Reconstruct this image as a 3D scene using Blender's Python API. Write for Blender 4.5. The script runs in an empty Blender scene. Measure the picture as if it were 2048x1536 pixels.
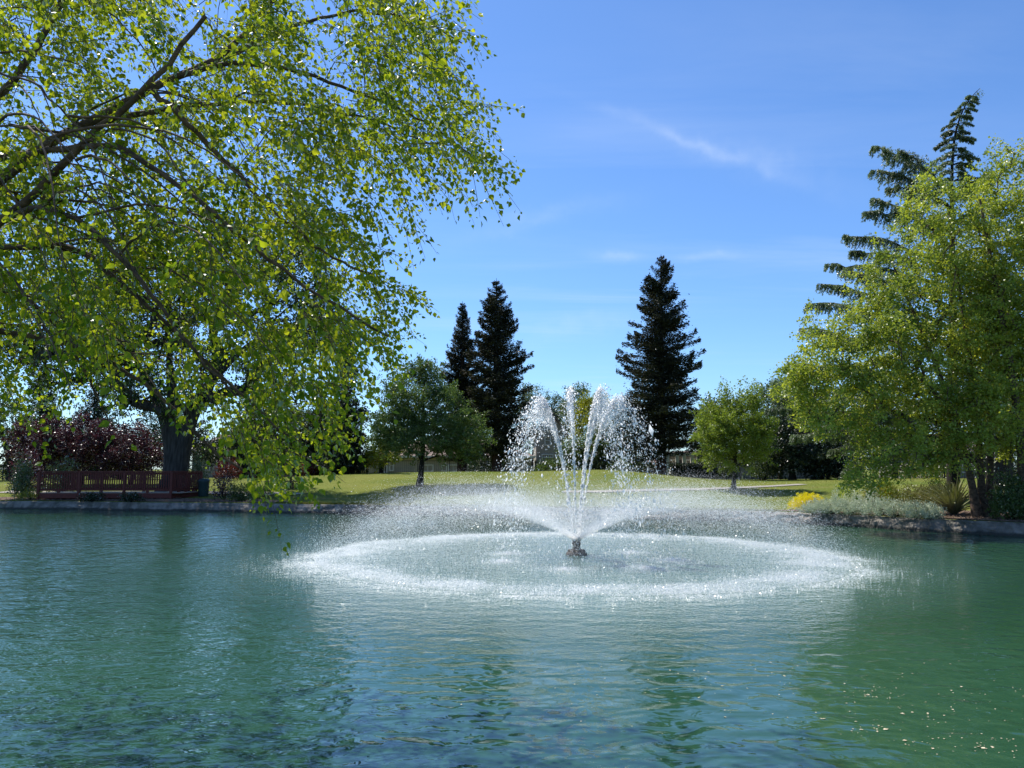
import bpy, math, random
import numpy as np
from mathutils import Vector
R = math.radians
rng = np.random.default_rng(7)
random.seed(7)
S = bpy.context.scene
COL = S.collection

# ------------------------------------------------------------------ camera
F = 1538.0                      # focal length in pixels of the 2048 px wide photograph
PITCH = R(6.27)
EYE = 2.2
cam = bpy.data.cameras.new('camera')
cam.sensor_width = 36.0
cam.lens = 36.0 * F / 2048.0
cam.clip_start = 0.1
cam.clip_end = 3000
camo = bpy.data.objects.new('camera', cam)
camo.location = (0, 0, EYE)
camo.rotation_euler = (R(90) + PITCH, 0, 0)
COL.objects.link(camo)
S.camera = camo

# ------------------------------------------------------------------ sky, sun, exposure
SUN_EL, SUN_AZ = R(58), R(-47)          # azimuth measured from the view direction (+Y), negative = left
W = bpy.data.worlds.new('World'); S.world = W; W.use_nodes = True
nt = W.node_tree; nt.nodes.clear()
def N(tree, typ, **kw):
    n = tree.nodes.new(typ)
    for k, v in kw.items(): setattr(n, k, v)
    return n
wo = N(nt, 'ShaderNodeOutputWorld'); bg = N(nt, 'ShaderNodeBackground')
sky = N(nt, 'ShaderNodeTexSky', sky_type='NISHITA', sun_disc=False, sun_elevation=SUN_EL, sun_rotation=SUN_AZ,
        altitude=0, air_density=1.0, dust_density=0.35, ozone_density=3.5)
bg.inputs['Strength'].default_value = 0.13
tc = N(nt, 'ShaderNodeTexCoord')
def wmath(op, a, b=None, tree=None, c=None):
    m = N(tree or nt, 'ShaderNodeMath', operation=op)
    t = tree or nt
    for i, v in enumerate((a, b, c)):
        if v is None: continue
        if isinstance(v, (int, float)): m.inputs[i].default_value = v
        else: t.links.new(v, m.inputs[i])
    return m.outputs[0]
sep = N(nt, 'ShaderNodeSeparateXYZ'); nt.links.new(tc.outputs['Generated'], sep.inputs[0])
# thin cirrus on a high flat layer: direction projected on a plane
zc = wmath('MAXIMUM', sep.outputs[2], 0.03)
u = wmath('DIVIDE', sep.outputs[0], zc); v = wmath('DIVIDE', sep.outputs[1], zc)
comb = N(nt, 'ShaderNodeCombineXYZ'); nt.links.new(u, comb.inputs[0]); nt.links.new(v, comb.inputs[1])
mp = N(nt, 'ShaderNodeMapping'); nt.links.new(comb.outputs[0], mp.inputs[0])
mp.inputs['Rotation'].default_value = (0, 0, R(-28)); mp.inputs['Scale'].default_value = (0.35, 1.3, 1)
n1 = N(nt, 'ShaderNodeTexNoise'); nt.links.new(mp.outputs[0], n1.inputs['Vector'])
n1.inputs['Scale'].default_value = 1.2; n1.inputs['Detail'].default_value = 9; n1.inputs['Roughness'].default_value = 0.6
n1.inputs['Distortion'].default_value = 0.6
n2 = N(nt, 'ShaderNodeTexNoise'); nt.links.new(comb.outputs[0], n2.inputs['Vector'])
n2.inputs['Scale'].default_value = 0.32; n2.inputs['Detail'].default_value = 3
r1 = N(nt, 'ShaderNodeMapRange'); nt.links.new(n1.outputs[0], r1.inputs[0])
r1.inputs[1].default_value = 0.46; r1.inputs[2].default_value = 0.80; r1.inputs[4].default_value = 1.0
r2 = N(nt, 'ShaderNodeMapRange'); nt.links.new(n2.outputs[0], r2.inputs[0])
r2.inputs[1].default_value = 0.42; r2.inputs[2].default_value = 0.66
cl = wmath('MULTIPLY', r1.outputs[0], r2.outputs[0])
cl = wmath('MULTIPLY', cl, 0.34)
def raydir(px, py):
    x = (px - 1024) / F; y = -(py - 768) / F
    d = np.array([x, math.cos(PITCH) - y * math.sin(PITCH), math.sin(PITCH) + y * math.cos(PITCH)])
    return d / np.linalg.norm(d)
# a few particular wisps of cloud: soft elongated patches of sky broken by the same noise
def wisp(p0, p1, width, amt):
    global cl
    a, b = raydir(*p0), raydir(*p1)
    c = (a + b) / 2; L = np.linalg.norm(b - a) / 2
    ex = (b - a) / (2 * L); ey = np.cross(c, ex); ey /= np.linalg.norm(ey)
    w = width / F
    def dot(vec, off):
        d = N(nt, 'ShaderNodeVectorMath', operation='DOT_PRODUCT'); nt.links.new(tc.outputs['Generated'], d.inputs[0])
        d.inputs[1].default_value = tuple(vec); return wmath('SUBTRACT', d.outputs['Value'], float(off))
    xx = wmath('DIVIDE', dot(ex, np.dot(ex, c)), float(L)); yy = wmath('DIVIDE', dot(ey, np.dot(ey, c)), float(w))
    nn = N(nt, 'ShaderNodeTexNoise'); nt.links.new(tc.outputs['Generated'], nn.inputs['Vector'])
    nn.inputs['Scale'].default_value = 9; nn.inputs['Detail'].default_value = 8; nn.inputs['Roughness'].default_value = .62
    yy = wmath('ADD', yy, wmath('MULTIPLY', wmath('SUBTRACT', nn.outputs[0], .5), 5.0))
    d2 = wmath('ADD', wmath('MULTIPLY', xx, xx), wmath('MULTIPLY', yy, yy))
    m = wmath('POWER', 2.718, wmath('MULTIPLY', d2, -1.2))
    n3 = N(nt, 'ShaderNodeTexNoise'); nt.links.new(tc.outputs['Generated'], n3.inputs['Vector'])
    n3.inputs['Scale'].default_value = 30; n3.inputs['Detail'].default_value = 7
    m = wmath('MULTIPLY', m, wmath('ADD', wmath('MULTIPLY', n3.outputs[0], 1.4), -0.2))
    cl = wmath('ADD', cl, wmath('MULTIPLY', m, amt))
wisp((1200, 212), (1560, 350), 11, .26)
wisp((1330, 270), (1700, 370), 26, .16)
wisp((1185, 510), (1280, 516), 10, .30)
wisp((1350, 520), (1480, 512), 9, .28)
wisp((900, 480), (1250, 400), 22, .16)
wisp((1050, 690), (1300, 640), 26, .18)
cl = wmath('MINIMUM', cl, 0.8)
mx = N(nt, 'ShaderNodeMix', data_type='RGBA')
nt.links.new(cl, mx.inputs[0]); 
tint = N(nt, 'ShaderNodeMix', data_type='RGBA', blend_type='MULTIPLY'); tint.inputs[0].default_value = 1
nt.links.new(sky.outputs[0], tint.inputs[6]); tint.inputs[7].default_value = (.60, .80, 1.04, 1)
nt.links.new(tint.outputs[2], mx.inputs[6]); mx.inputs[7].default_value = (4.6, 5.3, 6.3, 1)
nt.links.new(mx.outputs[2], bg.inputs[0]); nt.links.new(bg.outputs[0], wo.inputs[0])

sl = bpy.data.lights.new('sun', 'SUN'); sl.energy = 4.8; sl.angle = R(0.53); sl.color = (1.0, .95, .87)
so = bpy.data.objects.new('sun', sl); COL.objects.link(so)
SUND = Vector((math.sin(SUN_AZ) * math.cos(SUN_EL), math.cos(SUN_AZ) * math.cos(SUN_EL), math.sin(SUN_EL)))
so.rotation_euler = (-SUND).to_track_quat('-Z', 'Y').to_euler(); so.location = (-20, 20, 40)
S.view_settings.view_transform = 'Standard'; S.view_settings.look = 'None'
S.view_settings.exposure = 0.5; S.view_settings.gamma = 1.0
S.cycles.use_denoising = True
S.cycles.max_bounces = 7; S.cycles.transparent_max_bounces = 6; S.cycles.diffuse_bounces = 3
S.cycles.glossy_bounces = 2; S.cycles.transmission_bounces = 4
S.cycles.use_adaptive_sampling = True; S.cycles.adaptive_threshold = 0.012
S.cycles.caustics_reflective = False; S.cycles.caustics_refractive = False
S.cycles.sample_clamp_indirect = 4.0; S.cycles.sample_clamp_direct = 14.0
S.render.film_transparent = False

# ------------------------------------------------------------------ helpers
def at(px, py, Y):                     # point at depth Y on the ray through a photo pixel
    d = raydir(px, py); k = Y / d[1]
    return np.array([d[0] * k, Y, EYE + d[2] * k])
def onz(px, py, z=0.0):                # where the ray meets a horizontal level
    d = raydir(px, py); k = (z - EYE) / d[2]
    return np.array([d[0] * k, d[1] * k, z])
def tag(o, label=None, cat=None, group=None, kind=None):
    if label: o['label'] = label
    if cat: o['category'] = cat
    if group: o['group'] = group
    if kind: o['kind'] = kind
    return o
def empty(name, loc=(0, 0, 0), label=None, cat=None, group=None):
    o = bpy.data.objects.new(name, None); o.location = loc; o.empty_display_size = .2
    COL.objects.link(o); return tag(o, label, cat, group)
def mesh_obj(name, V, Fs, mat, parent=None, smooth=False, mats=None, mi=None):
    """V (n,3) array in world space; Fs list of face index arrays (k,m)"""
    me = bpy.data.meshes.new(name)
    V = np.asarray(V, dtype=np.float32)
    if parent is not None: V = V - np.array(parent.matrix_world.translation if parent.parent else parent.location, dtype=np.float32)
    if not isinstance(Fs, list): Fs = [Fs]
    Fs = [np.asarray(f, dtype=np.int32) for f in Fs if len(f)]
    nl = sum(f.size for f in Fs); nf = sum(len(f) for f in Fs)
    me.vertices.add(len(V)); me.vertices.foreach_set('co', V.ravel())
    me.loops.add(nl); me.loops.foreach_set('vertex_index', np.concatenate([f.ravel() for f in Fs]))
    me.polygons.add(nf)
    tot = np.concatenate([np.full(len(f), f.shape[1], dtype=np.int32) for f in Fs])
    st = np.concatenate([[0], np.cumsum(tot)[:-1]]).astype(np.int32)
    me.polygons.foreach_set('loop_start', st)
    if mi is not None: me.polygons.foreach_set('material_index', np.asarray(mi, dtype=np.int32))
    me.polygons.foreach_set('use_smooth', np.full(nf, bool(smooth)))
    me.update(calc_edges=True)
    for m in (mats or [mat]): me.materials.append(m)
    o = bpy.data.objects.new(name, me); COL.objects.link(o)
    if parent is not None: o.parent = parent
    return o
class MB:                               # gathers boxes / tubes / lathes into one mesh
    def __init__(s): s.v = []; s.q = []; s.t = []; s.n = 0
    def add(s, V, Q=None, T=None):
        V = np.asarray(V, float)
        if Q is not None and len(Q): s.q.append(np.asarray(Q) + s.n)
        if T is not None and len(T): s.t.append(np.asarray(T) + s.n)
        s.v.append(V); s.n += len(V); return s
    def box(s, c, size, rz=0.0, taper=1.0):
        x, y, z = [k / 2 for k in size]
        V = np.array([[-x, -y, -z], [x, -y, -z], [x, y, -z], [-x, y, -z], [-x*taper, -y*taper, z], [x*taper, -y*taper, z], [x*taper, y*taper, z], [-x*taper, y*taper, z]])
        ca, sa = math.cos(rz), math.sin(rz)
        V = np.stack([V[:, 0]*ca - V[:, 1]*sa, V[:, 0]*sa + V[:, 1]*ca, V[:, 2]], 1) + np.array(c)
        return s.add(V, [[0, 3, 2, 1], [4, 5, 6, 7], [0, 1, 5, 4], [1, 2, 6, 5], [2, 3, 7, 6], [3, 0, 4, 7]])
    def bar(s, a, b, w, h):             # rectangular bar between two points (w sideways, h upward)
        a, b = np.array(a, float), np.array(b, float); d = b - a; L = np.linalg.norm(d); d /= L
        up = np.array([0, 0, 1.]) if abs(d[2]) < .95 else np.array([0, 1., 0])
        sd = np.cross(d, up); sd /= np.linalg.norm(sd); u2 = np.cross(sd, d)
        V = [p + sd*i*w/2 + u2*j*h/2 for p in (a, b) for (i, j) in ((-1, -1), (1, -1), (1, 1), (-1, 1))]
        return s.add(V, [[0, 1, 2, 3], [7, 6, 5, 4], [0, 4, 5, 1], [1, 5, 6, 2], [2, 6, 7, 3], [3, 7, 4, 0]])
    def lathe(s, c, prof, n=20):        # prof: list of (r, z)
        a = np.linspace(0, 2*np.pi, n, endpoint=False); V = []; Q = []
        for r, z in prof: V.append(np.stack([c[0] + r*np.cos(a), c[1] + r*np.sin(a), np.full(n, c[2] + z)], 1))
        i = np.arange(n); j = (i + 1) % n
        for k in range(len(prof) - 1): Q.append(np.stack([k*n + i, k*n + j, (k+1)*n + j, (k+1)*n + i], 1))
        return s.add(np.concatenate(V), np.concatenate(Q))
    def tube(s, pts, rad, n=6):
        V, Q = tube_arrays(np.asarray(pts, float), np.asarray(rad, float), n); return s.add(V, Q)
    def build(s, name, mat, parent=None, smooth=False):
        return mesh_obj(name, np.concatenate(s.v), [np.concatenate(x) for x in (s.q, s.t) if x], mat, parent, smooth)
def tube_arrays(P, r, n=6):
    k = len(P); d = np.gradient(P, axis=0); d /= np.linalg.norm(d, axis=1)[:, None] + 1e-9
    up = np.array([0.13, 0.31, 0.94]); a = np.cross(d, up); a /= np.linalg.norm(a, axis=1)[:, None] + 1e-9
    b = np.cross(d, a); th = np.linspace(0, 2*np.pi, n, endpoint=False)
    V = P[:, None] + r[:, None, None] * (np.cos(th)[None, :, None]*a[:, None] + np.sin(th)[None, :, None]*b[:, None])
    i = np.arange(n); j = (i + 1) % n
    Q = np.concatenate([np.stack([m*n + i, m*n + j, (m+1)*n + j, (m+1)*n + i], 1) for m in range(k - 1)])
    return V.reshape(-1, 3), Q
def rand_unit(n):
    v = rng.normal(size=(n, 3)); return v / np.linalg.norm(v, axis=1)[:, None]
def nrm(v): return v / (np.linalg.norm(v, axis=-1, keepdims=True) + 1e-9)
def vnoise(x, y, seed=0):               # smooth value noise in 2-D
    x = np.asarray(x, float); y = np.asarray(y, float)
    xi = np.floor(x).astype(int); yi = np.floor(y).astype(int); fx = x - xi; fy = y - yi
    fx = fx*fx*(3 - 2*fx); fy = fy*fy*(3 - 2*fy)
    def h(a, b):
        n = (a*374761393 + b*668265263 + seed*974711) & 0x7fffffff
        n = ((n ^ (n >> 13)) * 1274126177) & 0x7fffffff
        return ((n ^ (n >> 16)) & 0xffff) / 65535.0
    return (h(xi, yi)*(1-fx) + h(xi+1, yi)*fx)*(1-fy) + (h(xi, yi+1)*(1-fx) + h(xi+1, yi+1)*fx)*fy

# ------------------------------------------------------------------ materials
def mat_base(name):
    m = bpy.data.materials.new(name); m.use_nodes = True; t = m.node_tree; t.nodes.clear()
    o = N(t, 'ShaderNodeOutputMaterial'); return m, t, o
def noise_col(t, c1, c2, scale, detail=4, lo=.35, hi=.65, coord='Object', stretch=None, rough=.55):
    tcn = N(t, 'ShaderNodeTexCoord'); src = tcn.outputs[coord]
    if stretch:
        mpn = N(t, 'ShaderNodeMapping'); t.links.new(src, mpn.inputs[0]); mpn.inputs['Scale'].default_value = stretch; src = mpn.outputs[0]
    n = N(t, 'ShaderNodeTexNoise'); t.links.new(src, n.inputs['Vector']); n.inputs['Scale'].default_value = scale
    n.inputs['Detail'].default_value = detail; n.inputs['Roughness'].default_value = rough
    r = N(t, 'ShaderNodeMapRange'); t.links.new(n.outputs[0], r.inputs[0]); r.inputs[1].default_value = lo; r.inputs[2].default_value = hi
    m = N(t, 'ShaderNodeMix', data_type='RGBA'); t.links.new(r.outputs[0], m.inputs[0])
    for i, c in ((6, c1), (7, c2)):
        if isinstance(c, tuple): m.inputs[i].default_value = (*c, 1)
        else: t.links.new(c, m.inputs[i])
    return m.outputs[2], n.outputs[0]
def simple(name, c1, c2=None, scale=3.0, rough=.8, bump=0.0, stretch=None, spec=.3, metal=0.0, bscale=None):
    m, t, o = mat_base(name); p = N(t, 'ShaderNodeBsdfPrincipled')
    c2 = c2 or tuple(k*.75 for k in c1)
    c, nz = noise_col(t, c1, c2, scale, stretch=stretch)
    t.links.new(c, p.inputs['Base Color']); p.inputs['Roughness'].default_value = rough
    p.inputs['Specular IOR Level'].default_value = spec; p.inputs['Metallic'].default_value = metal
    if bump:
        _, nb = noise_col(t, c1, c2, bscale or scale*3, 6, stretch=stretch)
        b = N(t, 'ShaderNodeBump'); b.inputs['Strength'].default_value = 1; b.inputs['Distance'].default_value = bump
        t.links.new(nb, b.inputs['Height']); t.links.new(b.outputs[0], p.inputs['Normal'])
    t.links.new(p.outputs[0], o.inputs[0]); return m
def leafmat(name, c1, c2, trans=.45, gloss=.12, tcol=None, patch=0.6, c3=None, rough=.5):
    """leaf: diffuse + light passing through + waxy gloss; colour differs leaf to leaf and in patches"""
    m, t, o = mat_base(name)
    g = N(t, 'ShaderNodeNewGeometry')
    mix = N(t, 'ShaderNodeMix', data_type='RGBA'); t.links.new(g.outputs['Random Per Island'], mix.inputs[0])
    mix.inputs[6].default_value = (*c1, 1); mix.inputs[7].default_value = (*c2, 1)
    col, _ = noise_col(t, mix.outputs[2], tuple(c3 or [k*.62 for k in c1]), patch, 3, .48, .72)
    d = N(t, 'ShaderNodeBsdfDiffuse'); t.links.new(col, d.inputs[0])
    tr = N(t, 'ShaderNodeBsdfTranslucent')
    tm = N(t, 'ShaderNodeMix', data_type='RGBA', blend_type='MULTIPLY'); tm.inputs[0].default_value = 1
    t.links.new(col, tm.inputs[6]); tm.inputs[7].default_value = (*(tcol or (1.5, 1.35, .55)), 1)
    t.links.new(tm.outputs[2], tr.inputs[0])
    ms = N(t, 'ShaderNodeMixShader'); ms.inputs[0].default_value = trans
    t.links.new(d.outputs[0], ms.inputs[1]); t.links.new(tr.outputs[0], ms.inputs[2])
    gl = N(t, 'ShaderNodeBsdfGlossy'); gl.inputs['Roughness'].default_value = rough; gl.inputs[0].default_value = (1, 1, 1, 1)
    fr = N(t, 'ShaderNodeFresnel'); fr.inputs[0].default_value = 1.45
    ff = wmath('MULTIPLY', fr.outputs[0], gloss * 4, tree=t)
    ff = wmath('MINIMUM', ff, .5, tree=t)
    m2 = N(t, 'ShaderNodeMixShader'); t.links.new(ff, m2.inputs[0])
    t.links.new(ms.outputs[0], m2.inputs[1]); t.links.new(gl.outputs[0], m2.inputs[2])
    t.links.new(m2.outputs[0], o.inputs[0]); return m

M = {}
M['bark'] = simple('grey brown bark', (.10, .075, .055), (.045, .034, .026), 6, .9, .02, (1, 1, .3))
M['bark_dark'] = simple('dark bark', (.035, .027, .021), (.015, .012, .010), 5, .9, .02, (1, 1, .3))
M['bark_oak'] = simple('furrowed grey bark', (.075, .066, .058), (.03, .026, .022), 3, .95, .05, (3, 3, .5))
M['bark_birch'] = simple('peeling river birch bark', (.17, .115, .08), (.055, .036, .026), 9, .85, .012, (1, 1, 1.6))
M['bark_red'] = simple('redwood bark', (.075, .04, .026), (.035, .02, .014), 3, .95, .03, (4, 4, .3))
M['leaf_birch'] = leafmat('birch leaf', (.15, .225, .022), (.27, .325, .04), .68, .03, (1.7, 1.5, .42), 1.6, (.075, .16, .018), rough=.35)
M['leaf_river'] = leafmat('river birch leaf', (.22, .30, .05), (.41, .46, .09), .50, .03, (1.35, 1.25, .5), .45, (.12, .19, .04))
M['leaf_oak'] = leafmat('oak leaf', (.035, .065, .014), (.07, .11, .02), .35, .05, (1.4, 1.4, .5), .4)
M['leaf_elm'] = leafmat('elm leaf', (.08, .13, .04), (.14, .20, .065), .38, .03, (1.2, 1.25, .5), .5)
M['leaf_maple'] = leafmat('maple leaf', (.18, .25, .04), (.28, .35, .065), .45, .03, (1.2, 1.2, .5), .7)
M['leaf_dark'] = leafmat('dark evergreen leaf', (.02, .034, .018), (.035, .055, .025), .2, .05, (1.2, 1.3, .6), .5)
M['leaf_mid'] = leafmat('mid green leaf', (.06, .10, .03), (.11, .16, .05), .35, .05, (1.2, 1.25, .5), .4)
M['leaf_grey'] = leafmat('grey green leaf', (.085, .12, .055), (.14, .18, .09), .35, .05, (1.1, 1.15, .6), .4)
M['leaf_lime'] = leafmat('lime leaf', (.20, .23, .02), (.30, .32, .035), .5, .05, (1.3, 1.2, .4), .6, (.13, .18, .02))
M['leaf_plum'] = leafmat('purple plum leaf', (.034, .014, .019), (.078, .033, .044), .3, .07, (1.5, .7, .8), .6, (.03, .012, .018))
M['leaf_redwood'] = leafmat('redwood needles', (.015, .021, .013), (.040, .044, .022), .14, .035, (1.2, 1.2, .6), .5, (.035, .026, .015))
M['leaf_cedar'] = leafmat('deodar needles', (.12, .17, .09), (.21, .27, .14), .42, .03, (1.1, 1.15, .7), .5)
M['leaf_silver'] = leafmat('silver foliage', (.42, .47, .35), (.60, .64, .50), .25, .02, (1, 1.05, .8), 1.5, (.20, .25, .17))
M['leaf_gold'] = leafmat('gold foliage', (.44, .40, .02), (.66, .56, .02), .45, .03, (1.1, 1.05, .4), 2, (.14, .18, .02))
M['flower_yellow'] = leafmat('yellow flowers', (.80, .68, .015), (.95, .85, .03), .3, .02, (1, 1, .5), 3, (.70, .60, .02))
M['leaf_juniper'] = leafmat('juniper foliage', (.12, .13, .035), (.20, .20, .06), .3, .03, (1.1, 1.1, .5), 1.5, (.06, .08, .03))
M['leaf_red'] = leafmat('barberry leaf', (.07, .02, .015), (.13, .032, .025), .35, .04, (1.5, .8, .6), 1)
M['leaf_flax'] = leafmat('flax blade', (.10, .12, .04), (.22, .22, .09), .25, .06, (1.1, 1.1, .5), 1)
M['leaf_ground'] = leafmat('ground cover leaf', (.10, .14, .03), (.2, .22, .05), .3, .03, (1.1, 1.1, .5), 1)

# ------------------------------------------------------------------ lake outline and terrain
LC = np.array([-5.0, 20.0])
far = [(0, 1018), (300, 1022), (600, 1026), (800, 1030), (1100, 1036), (1400, 1041), (1560, 1045), (1700, 1052), (1850, 1062), (1960, 1068), (2048, 1073)]
shore = [onz(*p)[:2] for p in far] + [np.array(p, float) for p in ((19.5, 22), (22, 15), (20.5, 6), (12, 2.4), (0, 2.0), (-15, 2.2), (-35, 3.5), (-48, 12), (-50, 30), (-40, 41))]
sp_ = np.array(shore) - LC
sa = np.arctan2(sp_[:, 1], sp_[:, 0]); sr = np.hypot(sp_[:, 0], sp_[:, 1]); oi = np.argsort(sa); sa, sr = sa[oi], sr[oi]
_A = np.linspace(-np.pi, np.pi, 1441)
_Rr = np.interp(_A, sa, sr, period=2*np.pi)
_k = np.ones(9)/9; _Rr = np.convolve(np.concatenate([_Rr[-9:-1], _Rr, _Rr[1:9]]), _k, 'same')[8:-8]
def shore_r(phi): return np.interp(phi, _A, _Rr)
def tdist(x, y):
    dx, dy = x - LC[0], y - LC[1]
    return np.hypot(dx, dy) - shore_r(np.arctan2(dy, dx))
BT = .44
def gz(x, y):                            # ground height
    x = np.asarray(x, float); y = np.asarray(y, float)
    t = tdist(x, y); s = np.clip(t/20, 0, 1); s = s*s*(3 - 2*s)
    z = BT + .012*np.clip(t, 0, 3) + s*.78
    g = lambda cx, cy, sx, sy, a: a*np.exp(-((x-cx)/sx)**2 - ((y-cy)/sy)**2)
    far_ = np.clip((y - 25)/12, 0, 1)
    z = z + far_*(g(-3.5, 58, 9.5, 10, .68) + g(7, 55, 5.5, 9, .66) + g(30, 52, 10, 8, .28) + g(-14, 60, 7, 8, .25) + .10*(vnoise(x*.13, y*.13, 3)-.5))
    return z
def gpt(px, py):                         # ground point seen at a photo pixel
    d = raydir(px, py); k = np.linspace(4, 120, 6000); x = d[0]*k; y = d[1]*k; z = EYE + d[2]*k
    hit = np.where((z < gz(x, y)) & (tdist(x, y) > 0))[0]
    i = hit[0] if len(hit) else -1
    return np.array([x[i], y[i], float(gz(x[i], y[i]))])
def gat(px, Y):                          # ground point in the column px at depth Y
    x = at(px, 937, Y)[0]; return np.array([x, Y, float(gz(x, Y))])

# ground sheet
NP = 1440
ph = np.linspace(-np.pi, np.pi, NP, endpoint=False)
sr_ = shore_r(ph)
rows = [(0, f, -1.3) for f in (0.02, .5, .97)] + [(1, -.10, -1.0), (1, .02, None)]
tt = list(np.arange(.15, 1.2, .2)) + list(np.arange(1.3, 34, .45)) + [36, 39, 43, 50, 60, 80, 110, 160, 260, 480, 900]
rows += [(1, t, None) for t in tt]
V = []
for kind, a, z in rows:
    r = sr_*a if kind == 0 else sr_ + a
    x = LC[0] + r*np.cos(ph); y = LC[1] + r*np.sin(ph)
    V.append(np.stack([x, y, np.full(NP, z) if z is not None else gz(x, y)], 1))
i = np.arange(NP); j = (i+1) % NP
Q = np.concatenate([np.stack([k*NP+i, (k+1)*NP+i, (k+1)*NP+j, k*NP+j], 1) for k in range(len(rows)-1)])
Vg = np.concatenate(V + [np.array([[LC[0], LC[1], -1.3]])])
T = np.stack([np.full(NP, len(Vg)-1), i, j], 1)
def grassmat():
    m, t, o = mat_base('mown lawn'); p = N(t, 'ShaderNodeBsdfPrincipled')
    a, _ = noise_col(t, (.112, .148, .020), (.188, .20, .042), .16, 5, .36, .64, 'Object', (1, 1.6, 1))
    b, _ = noise_col(t, a, (.22, .185, .065), .33, 6, .56, .78, 'Object', (.7, 2.2, 1))
    c, nz = noise_col(t, b, (.085, .115, .015), 9, 6, .45, .8)
    t.links.new(c, p.inputs['Base Color']); p.inputs['Roughness'].default_value = .95; p.inputs['Specular IOR Level'].default_value = .1
    _, nb = noise_col(t, (0, 0, 0), (1, 1, 1), 25, 5)
    bb = N(t, 'ShaderNodeBump'); bb.inputs['Distance'].default_value = .05; t.links.new(nb, bb.inputs['Height']); t.links.new(bb.outputs[0], p.inputs['Normal'])
    t.links.new(p.outputs[0], o.inputs[0]); return m
ground = mesh_obj('lawn', Vg, [Q, T], grassmat(), smooth=True); tag(ground, kind='structure')

# edging wall of the lake: sloping rough concrete, more broken from the middle to the right
NW = 5200
ph = np.linspace(-np.pi, np.pi, NW, endpoint=False); s0 = shore_r(ph); arc = np.cumsum(s0*2*np.pi/NW)
xw = LC[0] + s0*np.cos(ph)
rough = np.clip((xw + 11)/2.0, 0.45, 1.15)
prof = [(-.46, -.35), (-.40, -.10), (-.34, .02), (-.28, .12), (-.22, .21), (-.16, .30), (-.10, .385), (-.06, .43), (.10, .445), (.16, .40)]
V = []
for k, (a, z) in enumerate(prof):
    w = math.sin(math.pi*min(k, 8)/8)
    n_ = (vnoise(arc*2.2 - z*3, k*.8, 1) - .5)*.16 + (vnoise(arc*6.5 - z*6, k*1.1, 2) - .5)*.13 + (vnoise(arc*17, k*1.7, 4) - .5)*.05
    a_ = a + n_*rough*w; z_ = z + rough*w*.10*(vnoise(arc*3.1, k*.9, 6)-.5)
    r = s0 + a_
    V.append(np.stack([LC[0] + r*np.cos(ph), LC[1] + r*np.sin(ph), z_], 1))
i = np.arange(NW); j = (i+1) % NW
Q = np.concatenate([np.stack([k*NW+i, (k+1)*NW+i, (k+1)*NW+j, k*NW+j], 1) for k in range(len(prof)-1)])
def wallmat():
    m, t, o = mat_base('weathered concrete edging'); p = N(t, 'ShaderNodeBsdfPrincipled')
    a, _ = noise_col(t, (.245, .215, .185), (.11, .10, .085), 2.6, 7, .38, .62, stretch=(1, 1, .5))
    b, _ = noise_col(t, a, (.07, .07, .05), .9, 6, .52, .66)
    g = N(t, 'ShaderNodeNewGeometry'); sx = N(t, 'ShaderNodeSeparateXYZ'); t.links.new(g.outputs['Position'], sx.inputs[0])
    nn = N(t, 'ShaderNodeTexNoise'); t.links.new(g.outputs['Position'], nn.inputs['Vector']); nn.inputs['Scale'].default_value = 3
    zz = wmath('ADD', sx.outputs[2], wmath('MULTIPLY', nn.outputs[0], -.14, tree=t), tree=t)
    r = N(t, 'ShaderNodeMapRange'); t.links.new(zz, r.inputs[0]); r.inputs[1].default_value = .0; r.inputs[2].default_value = .07
    mm = N(t, 'ShaderNodeMix', data_type='RGBA'); t.links.new(r.outputs[0], mm.inputs[0]); mm.inputs[6].default_value = (.035, .035, .028, 1); t.links.new(b, mm.inputs[7])
    t.links.new(mm.outputs[2], p.inputs['Base Color']); p.inputs['Roughness'].default_value = .9
    _, nb = noise_col(t, (0, 0, 0), (1, 1, 1), 9, 7, stretch=(1, 1, .5)); bb = N(t, 'ShaderNodeBump'); bb.inputs['Distance'].default_value = .06; t.links.new(nb, bb.inputs['Height']); t.links.new(bb.outputs[0], p.inputs['Normal'])
    t.links.new(p.outputs[0], o.inputs[0]); return m
M['edging'] = wallmat()
wall = mesh_obj('edging_wall', np.concatenate(V), Q, M['edging'])
tag(wall, 'low rough grey brown concrete edging wall sloping into the lake all along the bank', 'wall')

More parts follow.
